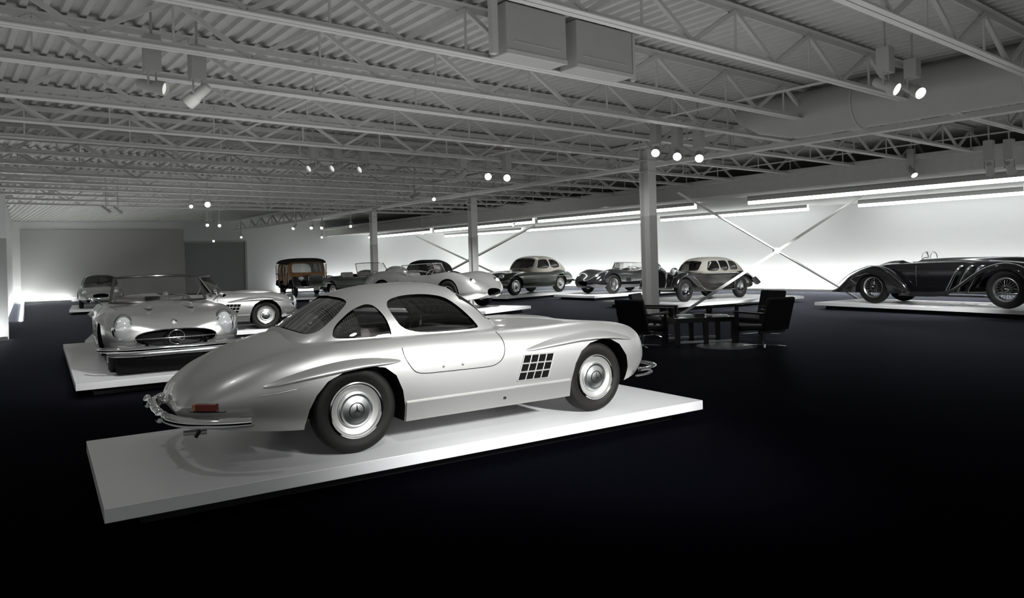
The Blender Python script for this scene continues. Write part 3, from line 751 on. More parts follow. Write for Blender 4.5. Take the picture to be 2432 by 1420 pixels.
SP = [ # px, py, distance, aim, lit, label
 (362, 205, 8.3, (2.5, 8.2, 2.2), False, 'large track spotlight with square box at upper left, its rim lit'),
 (470, 225, 8.6, (-9, 9.5, 0), False, 'large track spotlight beside the lit one at upper left, turned away'),
 (2104, 203, 10.4, (9.5, 4.5, 0), True, 'left one of two glowing track spotlights under the round duct'),
 (2168, 213, 10.2, (7.2, 4.5, .4), True, 'right one of two glowing track spotlights under the round duct'),
 (1558, 358, 14.6, (1.0, 8.0, .6), True, 'left one of three boxed track spotlights above the tall column'),
 (1609, 366, 14.4, (1.6, 8.4, .6), True, 'middle one of three boxed track spotlights above the tall column'),
 (1660, 370, 14.2, (2.4, 8.4, .6), True, 'right one of three boxed track spotlights above the tall column'),
 (1098, 415, 17.0, (-6, 20, 0), False, 'pale track spotlight turned sideways, left of the bright central pair'),
 (1159, 418, 17.4, (0, 6, 1.0), True, 'left one of the bright central pair of track spotlights'),
 (1204, 421, 17.4, (0, 6, 1.0), True, 'right one of the bright central pair of track spotlights'),
 (454, 488, 22.0, (-5, 11, 0), True, 'small track spotlight left of the brightest far left lamp'),
 (493, 485, 22.0, (-2.6, 6, .9), True, 'brightest track spotlight at the far left'),
 (492, 533, 27.0, (-6, 16, 0), True, 'left one of the lower pair of lamps under the brightest far left lamp'),
 (521, 534, 27.0, (-6, 16, 0), True, 'right one of the lower pair of lamps under the brightest far left lamp'),
 (252, 497, 23.0, (-9, 25, 0), False, 'left one of two unlit spotlights before the back wall'),
 (280, 499, 23.0, (-9, 25, 0), False, 'right one of two unlit spotlights before the back wall'),
 (700, 538, 27.0, (-9, 22, 0), True, 'leftmost lamp of the row of three above the wood-bodied wagon'),
 (741, 538, 27.0, (-7, 20, 0), True, 'middle lamp of the row of three above the wood-bodied wagon'),
 (766, 538, 27.0, (-7, 20, 0), True, 'right lamp of the row of three above the wood-bodied wagon'),
 (833, 537, 30.0, (-3, 10, .5), True, 'single small lamp right of the row of three'),
 (745, 395, 16.0, (-9, 10, 0), False, 'left one of three boxed spotlights seen from the side, upper centre left'),
 (800, 395, 16.4, (-9, 10, 0), False, 'middle one of three boxed spotlights seen from the side, upper centre left'),
 (865, 398, 16.8, (-9, 10, 0), False, 'right one of three boxed spotlights seen from the side, upper centre left'),
 (985, 465, 20.5, (-8, 18, 0), False, 'small spotlight aimed left, below the bright central pair'),
 (895, 495, 24.0, (-12, 22, 0), False, 'tiny spotlight aimed left, above the farthest column'),
 (1030, 472, 22.0, (0, 8, 1), True, 'tiny glowing lamp below the bright central pair'),
 (2165, 407, 19.0, (11, 16, .5), True, 'single small lamp in front of the soffit above the long black roadster'),
 (2350, 400, 15.0, (13, 19, .5), False, 'left one of two dark spotlights in front of the strip light at right'),
 (2398, 398, 14.8, (14, 18, .5), False, 'right one of two dark spotlights in front of the strip light at right'),
 (1220, 533, 33.0, (-2, 24, .5), True, 'tiny lamp beside the strip lights above the second column'),
 (1003, 553, 36.0, (-2, 24, .5), True, 'tiny lamp beside the strip lights above the maroon convertible'),
 (573, 563, 40.0, (-8, 22, .5), True, 'tiny lamp in front of the grey back wall, right of the door panel'),
 (507, 572, 40.0, (-8, 22, .5), True, 'tiny lamp in front of the grey door panel'),
 (765, 563, 40.0, (-8, 22, .5), True, 'tiny lamp above the black cab of the wagon')]
for (a, b, D, aim, lit, lb) in SP:
    P = px(a, b, D); far = D > 19; bright = lb.startswith('brightest') or 'bright central pair of' in lb
    if P[2] > ZJ-.05: P = (P[0]*(ZJ-.2-EYE)/(P[2]-EYE), P[1]*(ZJ-.2-EYE)/(P[2]-EYE), ZJ-.2)
    spot(P[0], P[1], P[2], aim, lb, box=not far, lit=lit, r=(.085 if bright else .054) if far else .085, boxh=min(.42, ZJ+.3-P[2]-.16))
# the lamps that give this group its real light
for loc, aim, pw, an in (((13.2, 18.2, 3.5), (11.4, 19.6, .5), 1100, 60), ((9.0, 15.5, 3.6), (10.6, 20.0, .3), 1300, 70), ((7.6, 19.4, 3.6), (6.8, 24.0, .4), 2200, 62), ((1.5, 13.5, 3.7), (3.2, 16.5, 1.8), 130, 50), ((2.6, 13.0, 3.7), (3.6, 13.6, .3), 60, 70),
                         ((0.4, 19.6, 3.6), (-1.6, 23.6, .6), 3200, 60), ((-8.4, 27.2, 3.6), (-10.5, 33.5, .6), 500, 60), ((-5, 24.5, 3.6), (-5.4, 30, .6), 420, 60),
                         ((3.5, 27, 3.6), (4.2, 31.5, .6), 2600, 70), ((-14.5, 25, 3.6), (-17, 30, .5), 400, 60)):
    add_light('SPOT', loc, aim, pw, .1, angle=an, blend=.8)

# ------------------------------------------------------------------ silver roadster (open version of the same body, seen from the front)
def ellipse_cut(yc, zc, a, b, x0, x1, p=2.4, n=40):
    P = []
    for k in range(n):
        t = 2*pi*k/n; c, s_ = cos(t), sin(t); P.append((yc+a*math.copysign(abs(c)**(2/p), c), zc+b*math.copysign(abs(s_)**(2/p), s_)))
    return MB().prism(P, lambda u, v, w: (w, u, v), x0, x1)
def nose_x(hull, y, z):
    lo, hi = hull.x1-0.9, hull.x1
    for _ in range(28):
        m = (lo+hi)/2; w, zb, zf, zc, wf, zw, wb = hull.par(m)
        inside = (hull.side(m, z) > abs(y)) and (hull.top(m, min(abs(y), wf*.999)) > z) and zb < z
        if inside: lo = m
        else: hi = m
    return lo
def grille(parent, hull, zc, a, b, star=True, bar=True, depth=.16):
    x = hull.x1
    m = MB(); rings = []
    P = []
    for k in range(40):
        t = 2*pi*k/40; c, s_ = cos(t), sin(t); P.append((a*math.copysign(abs(c)**.83, c), zc+b*math.copysign(abs(s_)**.83, s_)))
    MB().prism([(u*1.02, zc+(v-zc)*1.05) for u, v in P], lambda u, v, w: (w-.30*(u/a)**2*.3, u, v), x-depth-.04, x-depth).build('grille_mesh', black, parent, smooth=False)
    MB().tube([(nose_x(hull, u, v)+.004, u, v) for u, v in P], .010, 8, closed=True).build('grille_surround', chrome, parent)
    if bar: MB().tube([(nose_x(hull, a*.98, zc)-.02+.05*cos(pi*y/2), a*.98*y, zc) for y in [-1+i/10 for i in range(21)]], .009, 8).build('grille_bar', chrome, parent)
    if star:
        X = nose_x(hull, 0, zc)+.0; st = MB()
        st.tube([(X+.01, .095*cos(2*pi*k/32), zc+.095*sin(2*pi*k/32)) for k in range(32)], .009, 8, closed=True)
        for q in (pi/2, pi/2+2*pi/3, pi/2-2*pi/3):
            st.add([(X+.03, 0, zc), (X+.01, .016*cos(q+pi/2), zc+.016*sin(q+pi/2)), (X+.01, .09*cos(q), zc+.09*sin(q)), (X+.01, .016*cos(q-pi/2), zc+.016*sin(q-pi/2)), (X-.01, 0, zc)], [(0,1,2),(0,2,3),(4,2,1),(4,3,2)])
        st.build('grille_emblem', chrome, parent, smooth=False)
def roadster(label, loc, yaw, paint, steer=0.0):
    r = thing('roadster_car', label, 'car', loc, yaw, 'silver sports cars on white platforms')
    gc = ellipse_cut(0, .475, .50, .112, 2.86, 3.4)
    car_body(SLHULL, 'body', paint, r, polyarch(REAR_ARCH)+polyarch(FRONT_ARCH)+[cockpit(.05, 1.36, .60, .36), gc], nx=110)
    tub(r, .05, 1.36, .60, .365, .82)
    sl_common(r, paint)
    grille(r, SLHULL, .475, .50, .112)
    MB().box((1.20, 0, .80), (.16, 1.1, .15)).build('dashboard', leather2, r, bevel=.03)
    seats(r, .34, h=.52, mat=leather2); steering(r, .92, .33, .82)
    windscreen(r, 1.50, .90, .68, 1.20, 1.295, .60, .30, pmat('dark grey metal', (.10, .10, .10), .3, .8, .5, .03, 30), .020)
    for s in (-1, 1):
        h = headlamp(r, 2.975, s*.625, .60, .14, .215, depth=.15)
        MB().lathe([(.10, 0), (.112, .01), (.10, .02)], n=28, M=Matrix.Rotation(-pi/2, 3, 'Z')).build('headlamp_ring', chrome, h).location = (.10, 0, .03)
        blade(r, [(2.86,.885),(3.02,.835),(3.15,.70),(3.21,.50),(3.235,.25),(3.24,.0)], .352, .04, -.05, name='front_bumper', s=s)
        blade(r, [(2.92,.80),(3.08,.72),(3.17,.50),(3.19,.25),(3.19,.0)], .285, .035, -.02, name='bumper_valance', s=s, mat=dullmetal)
        m = MB(); m.sphere((2.15, s*.27, .865), (.50, .075, .052), 24, 14).build('hood_bulge', paint, r)
        m = MB().sphere((2.98, s*.36, .365), (.30, .035, .07), 14, 10); m.build('bumper_guard', chrome, r)
        MB().tube([(1.32, s*.78, .87), (1.30, s*.84, .93), (1.29, s*.90, .955)], .008, 6).sphere((1.27, s*.93, .965), (.035, .06, .05), 14, 10).build('wing_mirror', chrome, r)
    MB().lathe([(0, .012), (.035, .010), (.04, 0)], n=20, M=Matrix.Rotation(radians(60), 3, 'X')).build('hood_badge', chrome, r).location = (2.97, 0, .70)
    MB().box((2.88, 0, .17), (.30, 1.42, .28)).build('underside_shade', wellm, r, smooth=False)  # black box standing in for the shade under the nose
    return r
ya = atan2(-.848, .53); 
rA = roadster('silver open roadster facing the camera, oval grille with round emblem', (-6.587, 13.18, PH), ya, silver2)
rA.scale = (1.06, 1.06, 1.06)
rB = copy_tree(rA); rB['label'] = 'pale silver open roadster parked behind the one facing the camera, its front wheel showing'
rB.location = (-8.434, 17.034, PH); rB.rotation_euler = (0, 0, .45); rB.scale = (1, 1, 1)
platform('white platform under the silver roadster facing the camera', -2.9, 3.565, -1.32, 1.1, (-6.587, 13.18), atan2(-.838, .545))
platform('white platform under the pale silver roadster behind', -1.35, 3.4, -.95, 1.1, (-8.434, 17.034), .45)

# ------------------------------------------------------------------ low racing sports cars
RC = Hull(dict(x=(-1.05, 3.2), e=0.9, pw=0.9,
  zc=[(-1.05,.50),(-1.0,.62),(-.7,.74),(-.2,.80),(.6,.80),(1.3,.80),(2.0,.74),(2.6,.64),(3.0,.52),(3.15,.45),(3.2,.38)],
  zf=[(-1.05,.48),(-.95,.62),(-.6,.80),(-.1,.90),(.35,.86),(.9,.76),(1.3,.755),(1.8,.82),(2.25,.85),(2.7,.76),(3.0,.60),(3.15,.48),(3.2,.40)],
  wf=[(-1.05,.25),(-.9,.42),(-.3,.60),(.6,.62),(1.3,.62),(2.3,.60),(2.8,.56),(3.05,.44),(3.2,.24)],
  w=[(-1.05,.32),(-1.0,.48),(-.8,.64),(-.3,.78),(.6,.76),(1.2,.74),(2.2,.79),(2.7,.75),(3.0,.62),(3.13,.48),(3.2,.30)],
  zw=[(-1,.45),(3.2,.40)], zb=[(-1.05,.36),(-.6,.22),(0,.19),(2.4,.19),(2.9,.22),(3.2,.32)], wb=[(-1,.85),(1,.9),(3.2,.8)]))
def racer(label, loc, yaw, paint, sc, wk='wire', screen='wrap'):
    r = thing('racing_car', label, 'car', loc, yaw, None, sc)
    car_body(RC, 'body', paint, r, arch(0, .37, .42, 1.1)+arch(2.3, .37, .42, 1.1)+[cockpit(.15, 1.25, .50, .30), ellipse_cut(0, .375, .27, .085, 2.9, 3.4)], nx=80, n=(3, 9, 9, 10))
    tub(r, .15, 1.25, .50, .305, .74)
    for x in (0, 2.3):
        for y in (-.68, .68): wheel(r, x, y, .33, .15, wk)
    seats(r, .35, (-.24, .24), .32, leather2, .46); steering(r, .85, .24, .74)
    N = 20; B = []; T = []
    for i in range(N+1):
        a = -pi*.62+2*pi*.62*i/N; B.append(Vector((.75+.75*cos(a), .60*sin(a), .775))); T.append(Vector((.72+.60*cos(a), .54*sin(a), 1.03+.03*cos(a))))
    MB().loft([B, T], False, False, False).build('windshield', glassm, r); MB().tube(T, .010, 6).build('windshield_frame', chrome, r); MB().tube(B, .010, 6).build('windshield_base', chrome, r)
    MB().prism([(.26*cos(2*pi*k/24), .375+.08*sin(2*pi*k/24)) for k in range(24)], lambda u, v, w: (w, u, v), 2.9, 2.94).build('grille_mesh', black, r, smooth=False)
    MB().sphere((-.42, .22, .86), (.42, .18, .16), 20, 12).build('headrest_fairing', paint, r)
    for s in (-1, 1):
        headlamp(r, 2.86, s*.50, .60, .095, .10)
        seam(r, RC, [(.55,.70),(.56,.55),(.60,.42),(1.0,.40),(1.12,.45),(1.15,.68)], sides=(s,))
        MB().box((1.55, s*(RC.side(1.55, .45)+.0), .47), (.26, .02, .12)).build('side_vent', black, r, smooth=False)
    return r
racer('low silver racing roadster with oval nose opening and wire wheels', (-3.84, 25.09, PH), -.62, silver2, (1.25, 1.25, 1.38))
platform('white platform under the low silver racing roadster', -1.6, 4.5, -1.25, 1.25, (-3.84, 25.09), -.60)
yj = atan2(-.60, -.80)
racer('low black racing roadster with a clear windshield, left of the tall column', (5.76, 32.2, PH), yj, blackpaint, (1.12, 1.12, 1.22))
platform('white platform under the low black racing roadster, left of the tall column', -1.5, 4.1, -1.25, 1.25, (5.76, 32.2), yj)

# ------------------------------------------------------------------ generic closed and open cars of the nineteen forties and fifties
def touring(label, loc, yaw, paint, kind, sc=1.0, group=None, wk='disc', roofmat=None, wb=2.6):
    H = Hull(dict(x=(-1.15, wb+.75), e=0.88, pw=1.1,
      zc=[(-1.15,.50),(-1.1,.62),(-.8,.80),(-.4,.90),(.4,.92),(1.5,.92),(wb-.6,.90),(wb,.86),(wb+.5,.74),(wb+.7,.62),(wb+.75,.50)],
      zf=[(-1.15,.48),(-1.05,.62),(-.6,.80),(0,.86),(.6,.80),(1.2,.80),(wb-.5,.84),(wb,.83),(wb+.45,.72),(wb+.68,.58),(wb+.75,.46)],
      wf=[(-1.15,.25),(-.9,.5),(0,.66),(wb,.66),(wb+.5,.56),(wb+.75,.32)],
      w=[(-1.15,.38),(-1.08,.58),(-.7,.76),(0,.84),(1.2,.81),(wb,.84),(wb+.45,.76),(wb+.66,.62),(wb+.75,.42)],
      zw=[(-1,.5),(wb+.7,.48)], zb=[(-1.15,.40),(-.8,.28),(0,.24),(wb,.24),(wb+.5,.28),(wb+.75,.40)], wb=[(-1,.85),(1,.93),(wb+.7,.8)]))
    r = thing('saloon_car' if kind == 'saloon' else ('convertible_car' if kind in ('top', 'open', 'bare') else 'coupe_car'), label, 'car', loc, yaw, group, sc)
    cuts = arch(0, .37, .45, 1.1)+arch(wb, .37, .45, 1.1)
    if kind != 'saloon': cuts.append(cockpit(.1, 1.35, .58, .36))
    else: cuts.append(cockpit(-.2, 1.5, .58, .36))
    car_body(H, 'body', paint, r, cuts+[ellipse_cut(0, .50, .30, .10, wb+.45, wb+1)], nx=70, n=(3, 9, 9, 10))
    tub(r, .1 if kind != 'saloon' else -.2, 1.35 if kind != 'saloon' else 1.5, .58, .365, .82)
    for x in (0, wb):
        for y in (-.70, .70): wheel(r, x, y, .33, .16, wk)
    seats(r, .35, mat=leather2); steering(r, .95, .33, .82)
    MB().prism([(.29*cos(2*pi*k/24), .50+.095*sin(2*pi*k/24)) for k in range(24)], lambda u, v, w: (w, u, v), wb+.48, wb+.52).build('grille_mesh', black, r, smooth=False)
    MB().tube([(nose_x(H, .30*cos(2*pi*k/28), .50+.10*sin(2*pi*k/28)), .30*cos(2*pi*k/28), .50+.10*sin(2*pi*k/28)) for k in range(28)], .012, 6, closed=True).build('grille_surround', chrome, r)
    for s in (-1, 1):
        headlamp(r, wb+.50, s*.56, .65, .105, .11)
        blade(r, [(wb+.45,.80),(wb+.68,.66),(wb+.83,.35),(wb+.86,0)], .40, .045, -.045, name='front_bumper', s=s)
        blade(r, [(-.85,.80),(-1.05,.66),(-1.2,.35),(-1.23,0)], .42, .045, .045, name='rear_bumper', s=s)
        MB().tube([(x, s*(H.side(x, .62)+.004), .62+.03*sin(x)) for x in [-.6+.1*i for i in range(int((wb+.9)*10))]], .008, 6).build('side_moulding', chrome, r)
    if kind == 'open': windscreen(r, 1.55, .88, .66, 1.28, 1.30, .58, .14)
    elif kind == 'bare': MB().sphere((.0, 0, .90), (.55, .5, .22), 24, 14).build('tonneau_cover', paint, r)
    elif kind == 'top':
        sp = dict(x=(-.35, 1.50), z0=.80, ztop=1.22, ztop2=1.25, th=.03, ex=3.0, ez=2.8,
          zc=[(-.35,.84),(-.28,1.05),(-.1,1.24),(.3,1.33),(.8,1.33),(1.15,1.27),(1.3,1.1),(1.45,.92),(1.50,.84)],
          yb=[(-.35,.50),(-.2,.62),(.3,.68),(1.1,.66),(1.4,.5),(1.5,.3)],
          side=[[(.35,.90),(.33,1.15),(.42,1.20),(1.0,1.19),(1.08,1.15),(1.22,.90)]],
          front=(1.16, 1.8, [(0,.93),(.45,.93),(.50,.97),(.48,1.19),(.42,1.22),(0,1.23)]), rear=(-.6, .0, [(0,.97),(.24,.97),(.28,1.0),(.26,1.12),(0,1.13)]),
          panes_side=[('side_window', .33, 1.22)], panes_end=[('rear_window', -.3, -.05), ('windshield', 1.16, 1.48)])
        cabin(sp, r, roofmat or darkcloth)
    else:
        xr = -.85 if kind == 'coupe' else -.75
        sp = dict(x=(xr, 1.62), z0=.78, ztop=1.27, ztop2=1.31, th=.035, ex=2.9, ez=2.5,
          zc=[(xr,.80),(xr+.12,.95),(xr+.4,1.18),(xr+.75,1.33),(.3,1.40),(.8,1.41),(1.1,1.37),(1.25,1.28),(1.45,1.02),(1.58,.88),(1.62,.82)],
          yb=[(xr,.35),(xr+.2,.52),(0,.68),(.6,.71),(1.1,.69),(1.4,.60),(1.62,.36)],
          side=[[(.56,.92),(.56,1.22),(.62,1.27),(1.0,1.26),(1.10,1.20),(1.30,.92)],[(-.12,.94),(-.10,1.12),(.05,1.22),(.40,1.26),(.48,1.22),(.48,.92)]],
          front=(1.10, 1.9, [(.02,.96),(.50,.96),(.56,1.0),(.52,1.22),(.45,1.28),(.02,1.30)]), rear=(xr-.2, -.2, [(0,1.0),(.30,1.0),(.34,1.03),(.30,1.20),(0,1.21)]),
          panes_side=[('quarter_window', -.13, .50), ('side_window', .54, 1.32)], panes_end=[('rear_window', xr+.05, -.25), ('windshield', 1.12, 1.6)])
        cabin(sp, r, roofmat or paint)
        MB().box((1.33, 0, 1.13), (.02, .025, .34), M=Matrix.Rotation(radians(-38), 3, 'Y')).build('windshield_divider', roofmat or paint, r, smooth=False)
    return r
touring('grey saloon with dark roof standing before the grey back wall at far left', (-18.35, 32.2, PH), atan2(-.86, .50), greypaint, 'saloon', 1.0, roofmat=darkgreen)
platform('white platform under the grey saloon at far left', -1.4, 3.7, -1.1, 1.1, (-18.35, 32.2), atan2(-.86, .50))
touring('dark grey green open roadster with upright chrome-framed windshield', (-7.0, 31.5, PH), atan2(-.70, .71), darkgreen, 'open', 1.2)
platform('white platform under the dark grey green open roadster', -1.6, 4.2, -1.15, 1.15, (-7.0, 31.5), atan2(-.70, .71))
touring('silver open car seen over the coupe roof, left of the dark green roadster', (-7.9, 39.4, PH), atan2(.95, .30), silver2, 'bare', 1.1)
platform('white platform under the silver car left of the dark green roadster', -1.5, 3.8, -1.05, 1.05, (-7.9, 39.4), atan2(.95, .30))
touring('dark maroon convertible with its black cloth roof raised', (-3.9, 38.0, PH), atan2(-.80, -.60), darkred, 'top', 1.25)
platform('white platform under the dark maroon convertible', -1.7, 4.2, -1.2, 1.2, (-3.9, 38.0), atan2(-.80, -.60))
touring('dark green coupe with cream cabin behind the low silver racer', (1.5, 33.9, PH), atan2(-.75, -.66), darkgreen, 'coupe', 1.2, roofmat=cream)
platform('white platform under the dark green coupe with cream cabin', -1.7, 4.1, -1.2, 1.2, (1.5, 33.9), atan2(-.75, -.66))

# ------------------------------------------------------------------ parts for the pre-war cars
def fender(parent, path, y, w, paint, name='fender', crown=.07, th=.018, sides=(-1, 1)):
    cp = spline([(a, b, 0) for a, b in path], 8); N = len(cp)
    for s in sides:
        rings = []
        for i, p in enumerate(cp):
            d = cp[min(i+1, N-1)]-cp[max(i-1, 0)]; d.normalize(); n2 = Vector((-d.y, d.x))
            if n2.y < 0 and abs(n2.x) < .5: n2 = -n2
            rg = []
            for j in range(13):
                v = -1+2*j/12; hh = crown*(1-v*v)-(.05*max(0, v)**3); rg.append((p.x+n2.x*hh, s*(y+v*w/2), p.y+n2.y*hh))
            for j in range(13):
                v = 1-2*j/12; hh = crown*(1-v*v)-(.05*max(0, v)**3)-th; rg.append((p.x+n2.x*hh, s*(y+v*w/2), p.y+n2.y*hh))
            rings.append(rg)
        MB().loft(rings, True).build(name, paint, parent, ang=50)
def blister(parent, top, y, hw, zb, paint, cuts=None, name='rear_fender'):
    x0, x1 = top[0][0], top[-1][0]
    for s in (-1, 1):
        rings = []
        for i in range(37):
            u = 0.5-0.5*cos(pi*i/36); x = x0+(x1-x0)*u; zt = max(K(top, x), zb+.02); k = max(.12, sin(pi*u)**.5); rg = []
            for j in range(21):
                a = pi*j/20; rg.append((x, s*(y+hw*k*math.copysign(abs(cos(a))**.8, cos(a))), zb+(zt-zb)*sin(a)**.75))
            rings.append(rg)
        o = MB().loft(rings, True).build(name, paint, parent, smooth=False)
        if cuts: cut(o, [MB().prism([(cuts[0]+cuts[1]*cos(pi*k/16), .35+cuts[1]*sin(pi*k/16)) for k in range(17)]+[(cuts[0]-cuts[1], 0), (cuts[0]+cuts[1], 0)], lambda a, b, w: (a, s*w, b), y-.05, y+hw+.3)])
        shade(o, 40)
# long black pre-war roadster at the right
t = thing('vintage_roadster', 'long black pre-war roadster with chrome side exhaust pipes on the rightmost platform', 'car', (10.809, 20.85, PH), -1.0548)
TH = Hull(dict(x=(-1.22, 3.95), e=0.8, pw=.8,
  zc=[(-1.22,.40),(-1.1,.52),(-.65,.86),(-.1,1.12),(.2,1.19),(.8,1.20),(1.1,1.22),(2.0,1.25),(3.2,1.25),(3.7,1.22),(3.95,1.16)],
  zf=[(-1.22,.38),(-1.1,.48),(-.65,.78),(-.1,1.02),(.3,1.10),(1.0,1.12),(2.0,1.14),(3.3,1.12),(3.95,1.06)],
  wf=[(-1.22,.08),(-.6,.24),(.2,.38),(1.0,.42),(2.0,.36),(3.2,.27),(3.95,.22)],
  w=[(-1.22,.12),(-.6,.34),(.2,.50),(1.0,.54),(2.0,.46),(3.2,.35),(3.95,.30)],
  zw=[(-1,.42),(0,.80),(3.9,.80)], zb=[(-1.22,.34),(0,.30),(3.3,.34),(3.95,.42)], wb=[(-1,.8),(3.9,.85)]))
car_body(TH, 'body', blackpaint, t, [cockpit(.45, 1.05, .36, .55, 1.5)], nx=70, n=(3, 9, 9, 10))
tub(t, .45, 1.05, .36, .555, 1.1)
blister(t, [(-1.35,.34),(-1.15,.42),(-.65,.82),(-.1,1.04),(.12,1.07),(.35,1.02),(.57,.92),(.93,.56),(1.05,.34)], .66, .22, .30, blackpaint, (0.03, .47))
for s in (-1, 1):
    fp = spline([(-1.19,.42,0),(-.65,.845,0),(-.1,1.065,0),(.14,1.085,0),(.45,1.00,0),(.93,.60,0)], 8)
    MB().tube([(p.x, s*.845, p.y-.03) for p in fp], .012, 6).build('fender_edge_trim', chrome, t)
    MB().box((2.0, s*.70, .27), (2.3, .34, .035)).build('running_board', blackpaint, t, bevel=.01)
    MB().tube([(2.90, s*.30, 1.16), (1.05, s*.50, 1.15)], .010, 6).build('hood_moulding', chrome, t)
    for k, x in enumerate((2.35, 2.60, 2.85)):
        MB().tube(spline([(x, s*.38, 1.02), (x-.02, s*.56, 1.0), (x-.10, s*.64, .85), (x-.24, s*.66, .55), (x-.34, s*.66, .36)], 6), .036, 12).build('exhaust_pipe', chrome, t)
    seam(t, TH, [(1.15,1.05),(1.15,.5)], 'door_seam', .006, dullmetal, sides=(s,))
    headlamp(t, 3.98, s*.38, .98, .13, .13, depth=.16)
fender(t, [(1.15,.31),(1.9,.32),(2.25,.42),(2.70,.74),(3.05,.95),(3.48,1.05),(3.85,.95),(4.03,.72)], .74, .30, blackpaint, 'front_fender', .06)
wheel(t, 0.03, .68, .46, .17, 'wire'); wheel(t, 0.03, -.68, .46, .17, 'wire'); wheel(t, 3.5, .72, .46, .17, 'wire'); wheel(t, 3.5, -.72, .46, .17, 'wire')
MB().prism([(-.26,.42),(.26,.42),(.30,.75),(.29,1.10),(.20,1.22),(0,1.26),(-.20,1.22),(-.29,1.10),(-.30,.75)], lambda u, v, w: (w, u, v), 3.93, 4.02).build('radiator_shell', chrome, t, bevel=.02)
MB().cyl((3.95, 0, 1.24), (3.95, 0, 1.34), .035, 14).box((3.95, 0, 1.35), (.03, .16, .03)).build('radiator_cap', dullmetal, t)
MB().tube([(1.12+.02*k, 0, 1.22) for k in range(2)]+[(1.2, 0, 1.22)], .01, 6).build('cowl_trim', chrome, t)
for s in (-1, 1): MB().tube([(1.22+.0, s*.20+.16*cos(pi*k/14), 1.24+.17*sin(pi*k/14)) for k in range(15)], .010, 6).build('aero_screen_frame', chrome, t)
MB().tube([(.92, .42, 1.18), (.90, .44, 1.38)], .009, 6).sphere((.90, .44, 1.40), (.02, .05, .04), 12, 8).build('rear_view_mirror', chrome, t)
steering(t, .92, .18, 1.10, .18, black)
seats(t, .50, (-.17, .17), .56, leather, .40)
platform('rightmost white platform, under the long black pre-war roadster', -1.55, 5.2, -1.22, 1.15, (10.809, 20.85), -1.0548)

# two-tone pre-war coupe
b = thing('vintage_coupe', 'black pre-war coupe with beige cabin, right of the tall column', 'car', (7.474, 25.729, PH), -2.4903)
BG = Hull(dict(x=(-1.25, 3.25), e=0.8, pw=.9,
  zc=[(-1.25,.42),(-1.1,.60),(-.7,.82),(-.3,.93),(.5,.95),(1.6,.97),(2.4,.98),(3.0,.96),(3.2,.92),(3.25,.86)],
  zf=[(-1.25,.40),(-1.1,.56),(-.7,.76),(-.2,.86),(.5,.88),(1.6,.90),(2.4,.90),(3.0,.88),(3.25,.80)],
  wf=[(-1.25,.2),(-.7,.5),(0,.62),(1.5,.60),(2.4,.44),(3.0,.32),(3.25,.26)],
  w=[(-1.25,.3),(-1.1,.48),(-.6,.66),(0,.72),(1.5,.70),(2.2,.56),(3.0,.40),(3.25,.34)],
  zw=[(-1,.5),(3,.6)], zb=[(-1.25,.36),(0,.28),(2.8,.30),(3.25,.42)], wb=[(-1,.9),(3,.9)]))
car_body(BG, 'body', pmat('dark brown grey paint', (.02, .019, .018), .3, 0, .4, .02, 60, coat=.2), b, [cockpit(-.2, 1.55, .52, .4)], nx=60, n=(3, 9, 9, 10))
tub(b, -.2, 1.55, .52, .405, .86)
sp = dict(x=(-1.0, 2.05), z0=.82, ztop=1.29, ztop2=1.33, th=.035, ex=3.0, ez=2.6,
  zc=[(-1.0,.84),(-.75,.92),(-.45,1.14),(-.1,1.33),(.4,1.42),(1.0,1.43),(1.45,1.40),(1.68,1.30),(1.90,1.06),(2.05,.86)],
  yb=[(-1.0,.25),(-.7,.42),(-.2,.58),(.4,.64),(1.2,.63),(1.7,.56),(2.05,.42)],
  side=[[(1.02,.95),(1.02,1.27),(1.08,1.30),(1.38,1.29),(1.48,1.24),(1.66,.95)],[(.52,.95),(.52,1.27),(.57,1.30),(.92,1.30),(.96,1.26),(.96,.95)],[(-.02,1.0),(-.02,1.16),(.08,1.26),(.38,1.29),(.44,1.24),(.44,1.0),(.38,.97),(.04,.97)]],
  front=(1.5, 2.3, [(.02,.98),(.38,.98),(.42,1.02),(.40,1.24),(.34,1.29),(.02,1.31)]), rear=(-1.2, -.2, [(0,1.05),(.18,1.05),(.2,1.08),(.18,1.2),(0,1.21)]),
  panes_side=[('quarter_window', -.05, .46), ('side_window', .50, 1.66)], panes_end=[('rear_window', -.7, -.25), ('windshield', 1.5, 2.0)])
cabin(sp, b, cloth)
fender(b, [(1.55,.34),(2.05,.42),(2.35,.66),(2.62,.83),(2.95,.90),(3.25,.82),(3.42,.62),(3.46,.48)], .68, .28, blackpaint, 'front_fender', .06)
fender(b, [(.42,.36),(.34,.62),(.12,.82),(-.12,.88),(-.40,.82),(-.72,.66),(-1.05,.44)], .68, .26, blackpaint, 'rear_fender', .05)
for s in (-1, 1):
    MB().box((1.0, s*.70, .32), (1.2, .24, .03)).build('running_board', blackpaint, b, bevel=.008)
    MB().tube([(2.9, s*.40, .90), (1.5, s*.70, .885), (0.1, s*.725, .86)], .012, 6).build('side_moulding', chrome, b)
    headlamp(b, 3.22, s*.52, .98, .13, .14, depth=.13)
    MB().cyl((3.18, s*.50, .60), (3.2, s*.52, .9), .02).build('headlamp_stalk', chrome, b)
    blade(b, [(3.52,.72),(3.60,.4),(3.62,0)], .45, .04, -.035, name='front_bumper', s=s)
for x in (0, 2.95):
    for y in (-.68, .68): wheel(b, x, y, .37, .15, 'steel')
MB().prism([(0,.40),(.20,.48),(.27,.70),(.25,.92),(.14,1.02),(0,1.05),(-.14,1.02),(-.25,.92),(-.27,.70),(-.20,.48)], lambda u, v, w: (w, u, v), 3.24, 3.30).build('radiator_shell', chrome, b, bevel=.015)
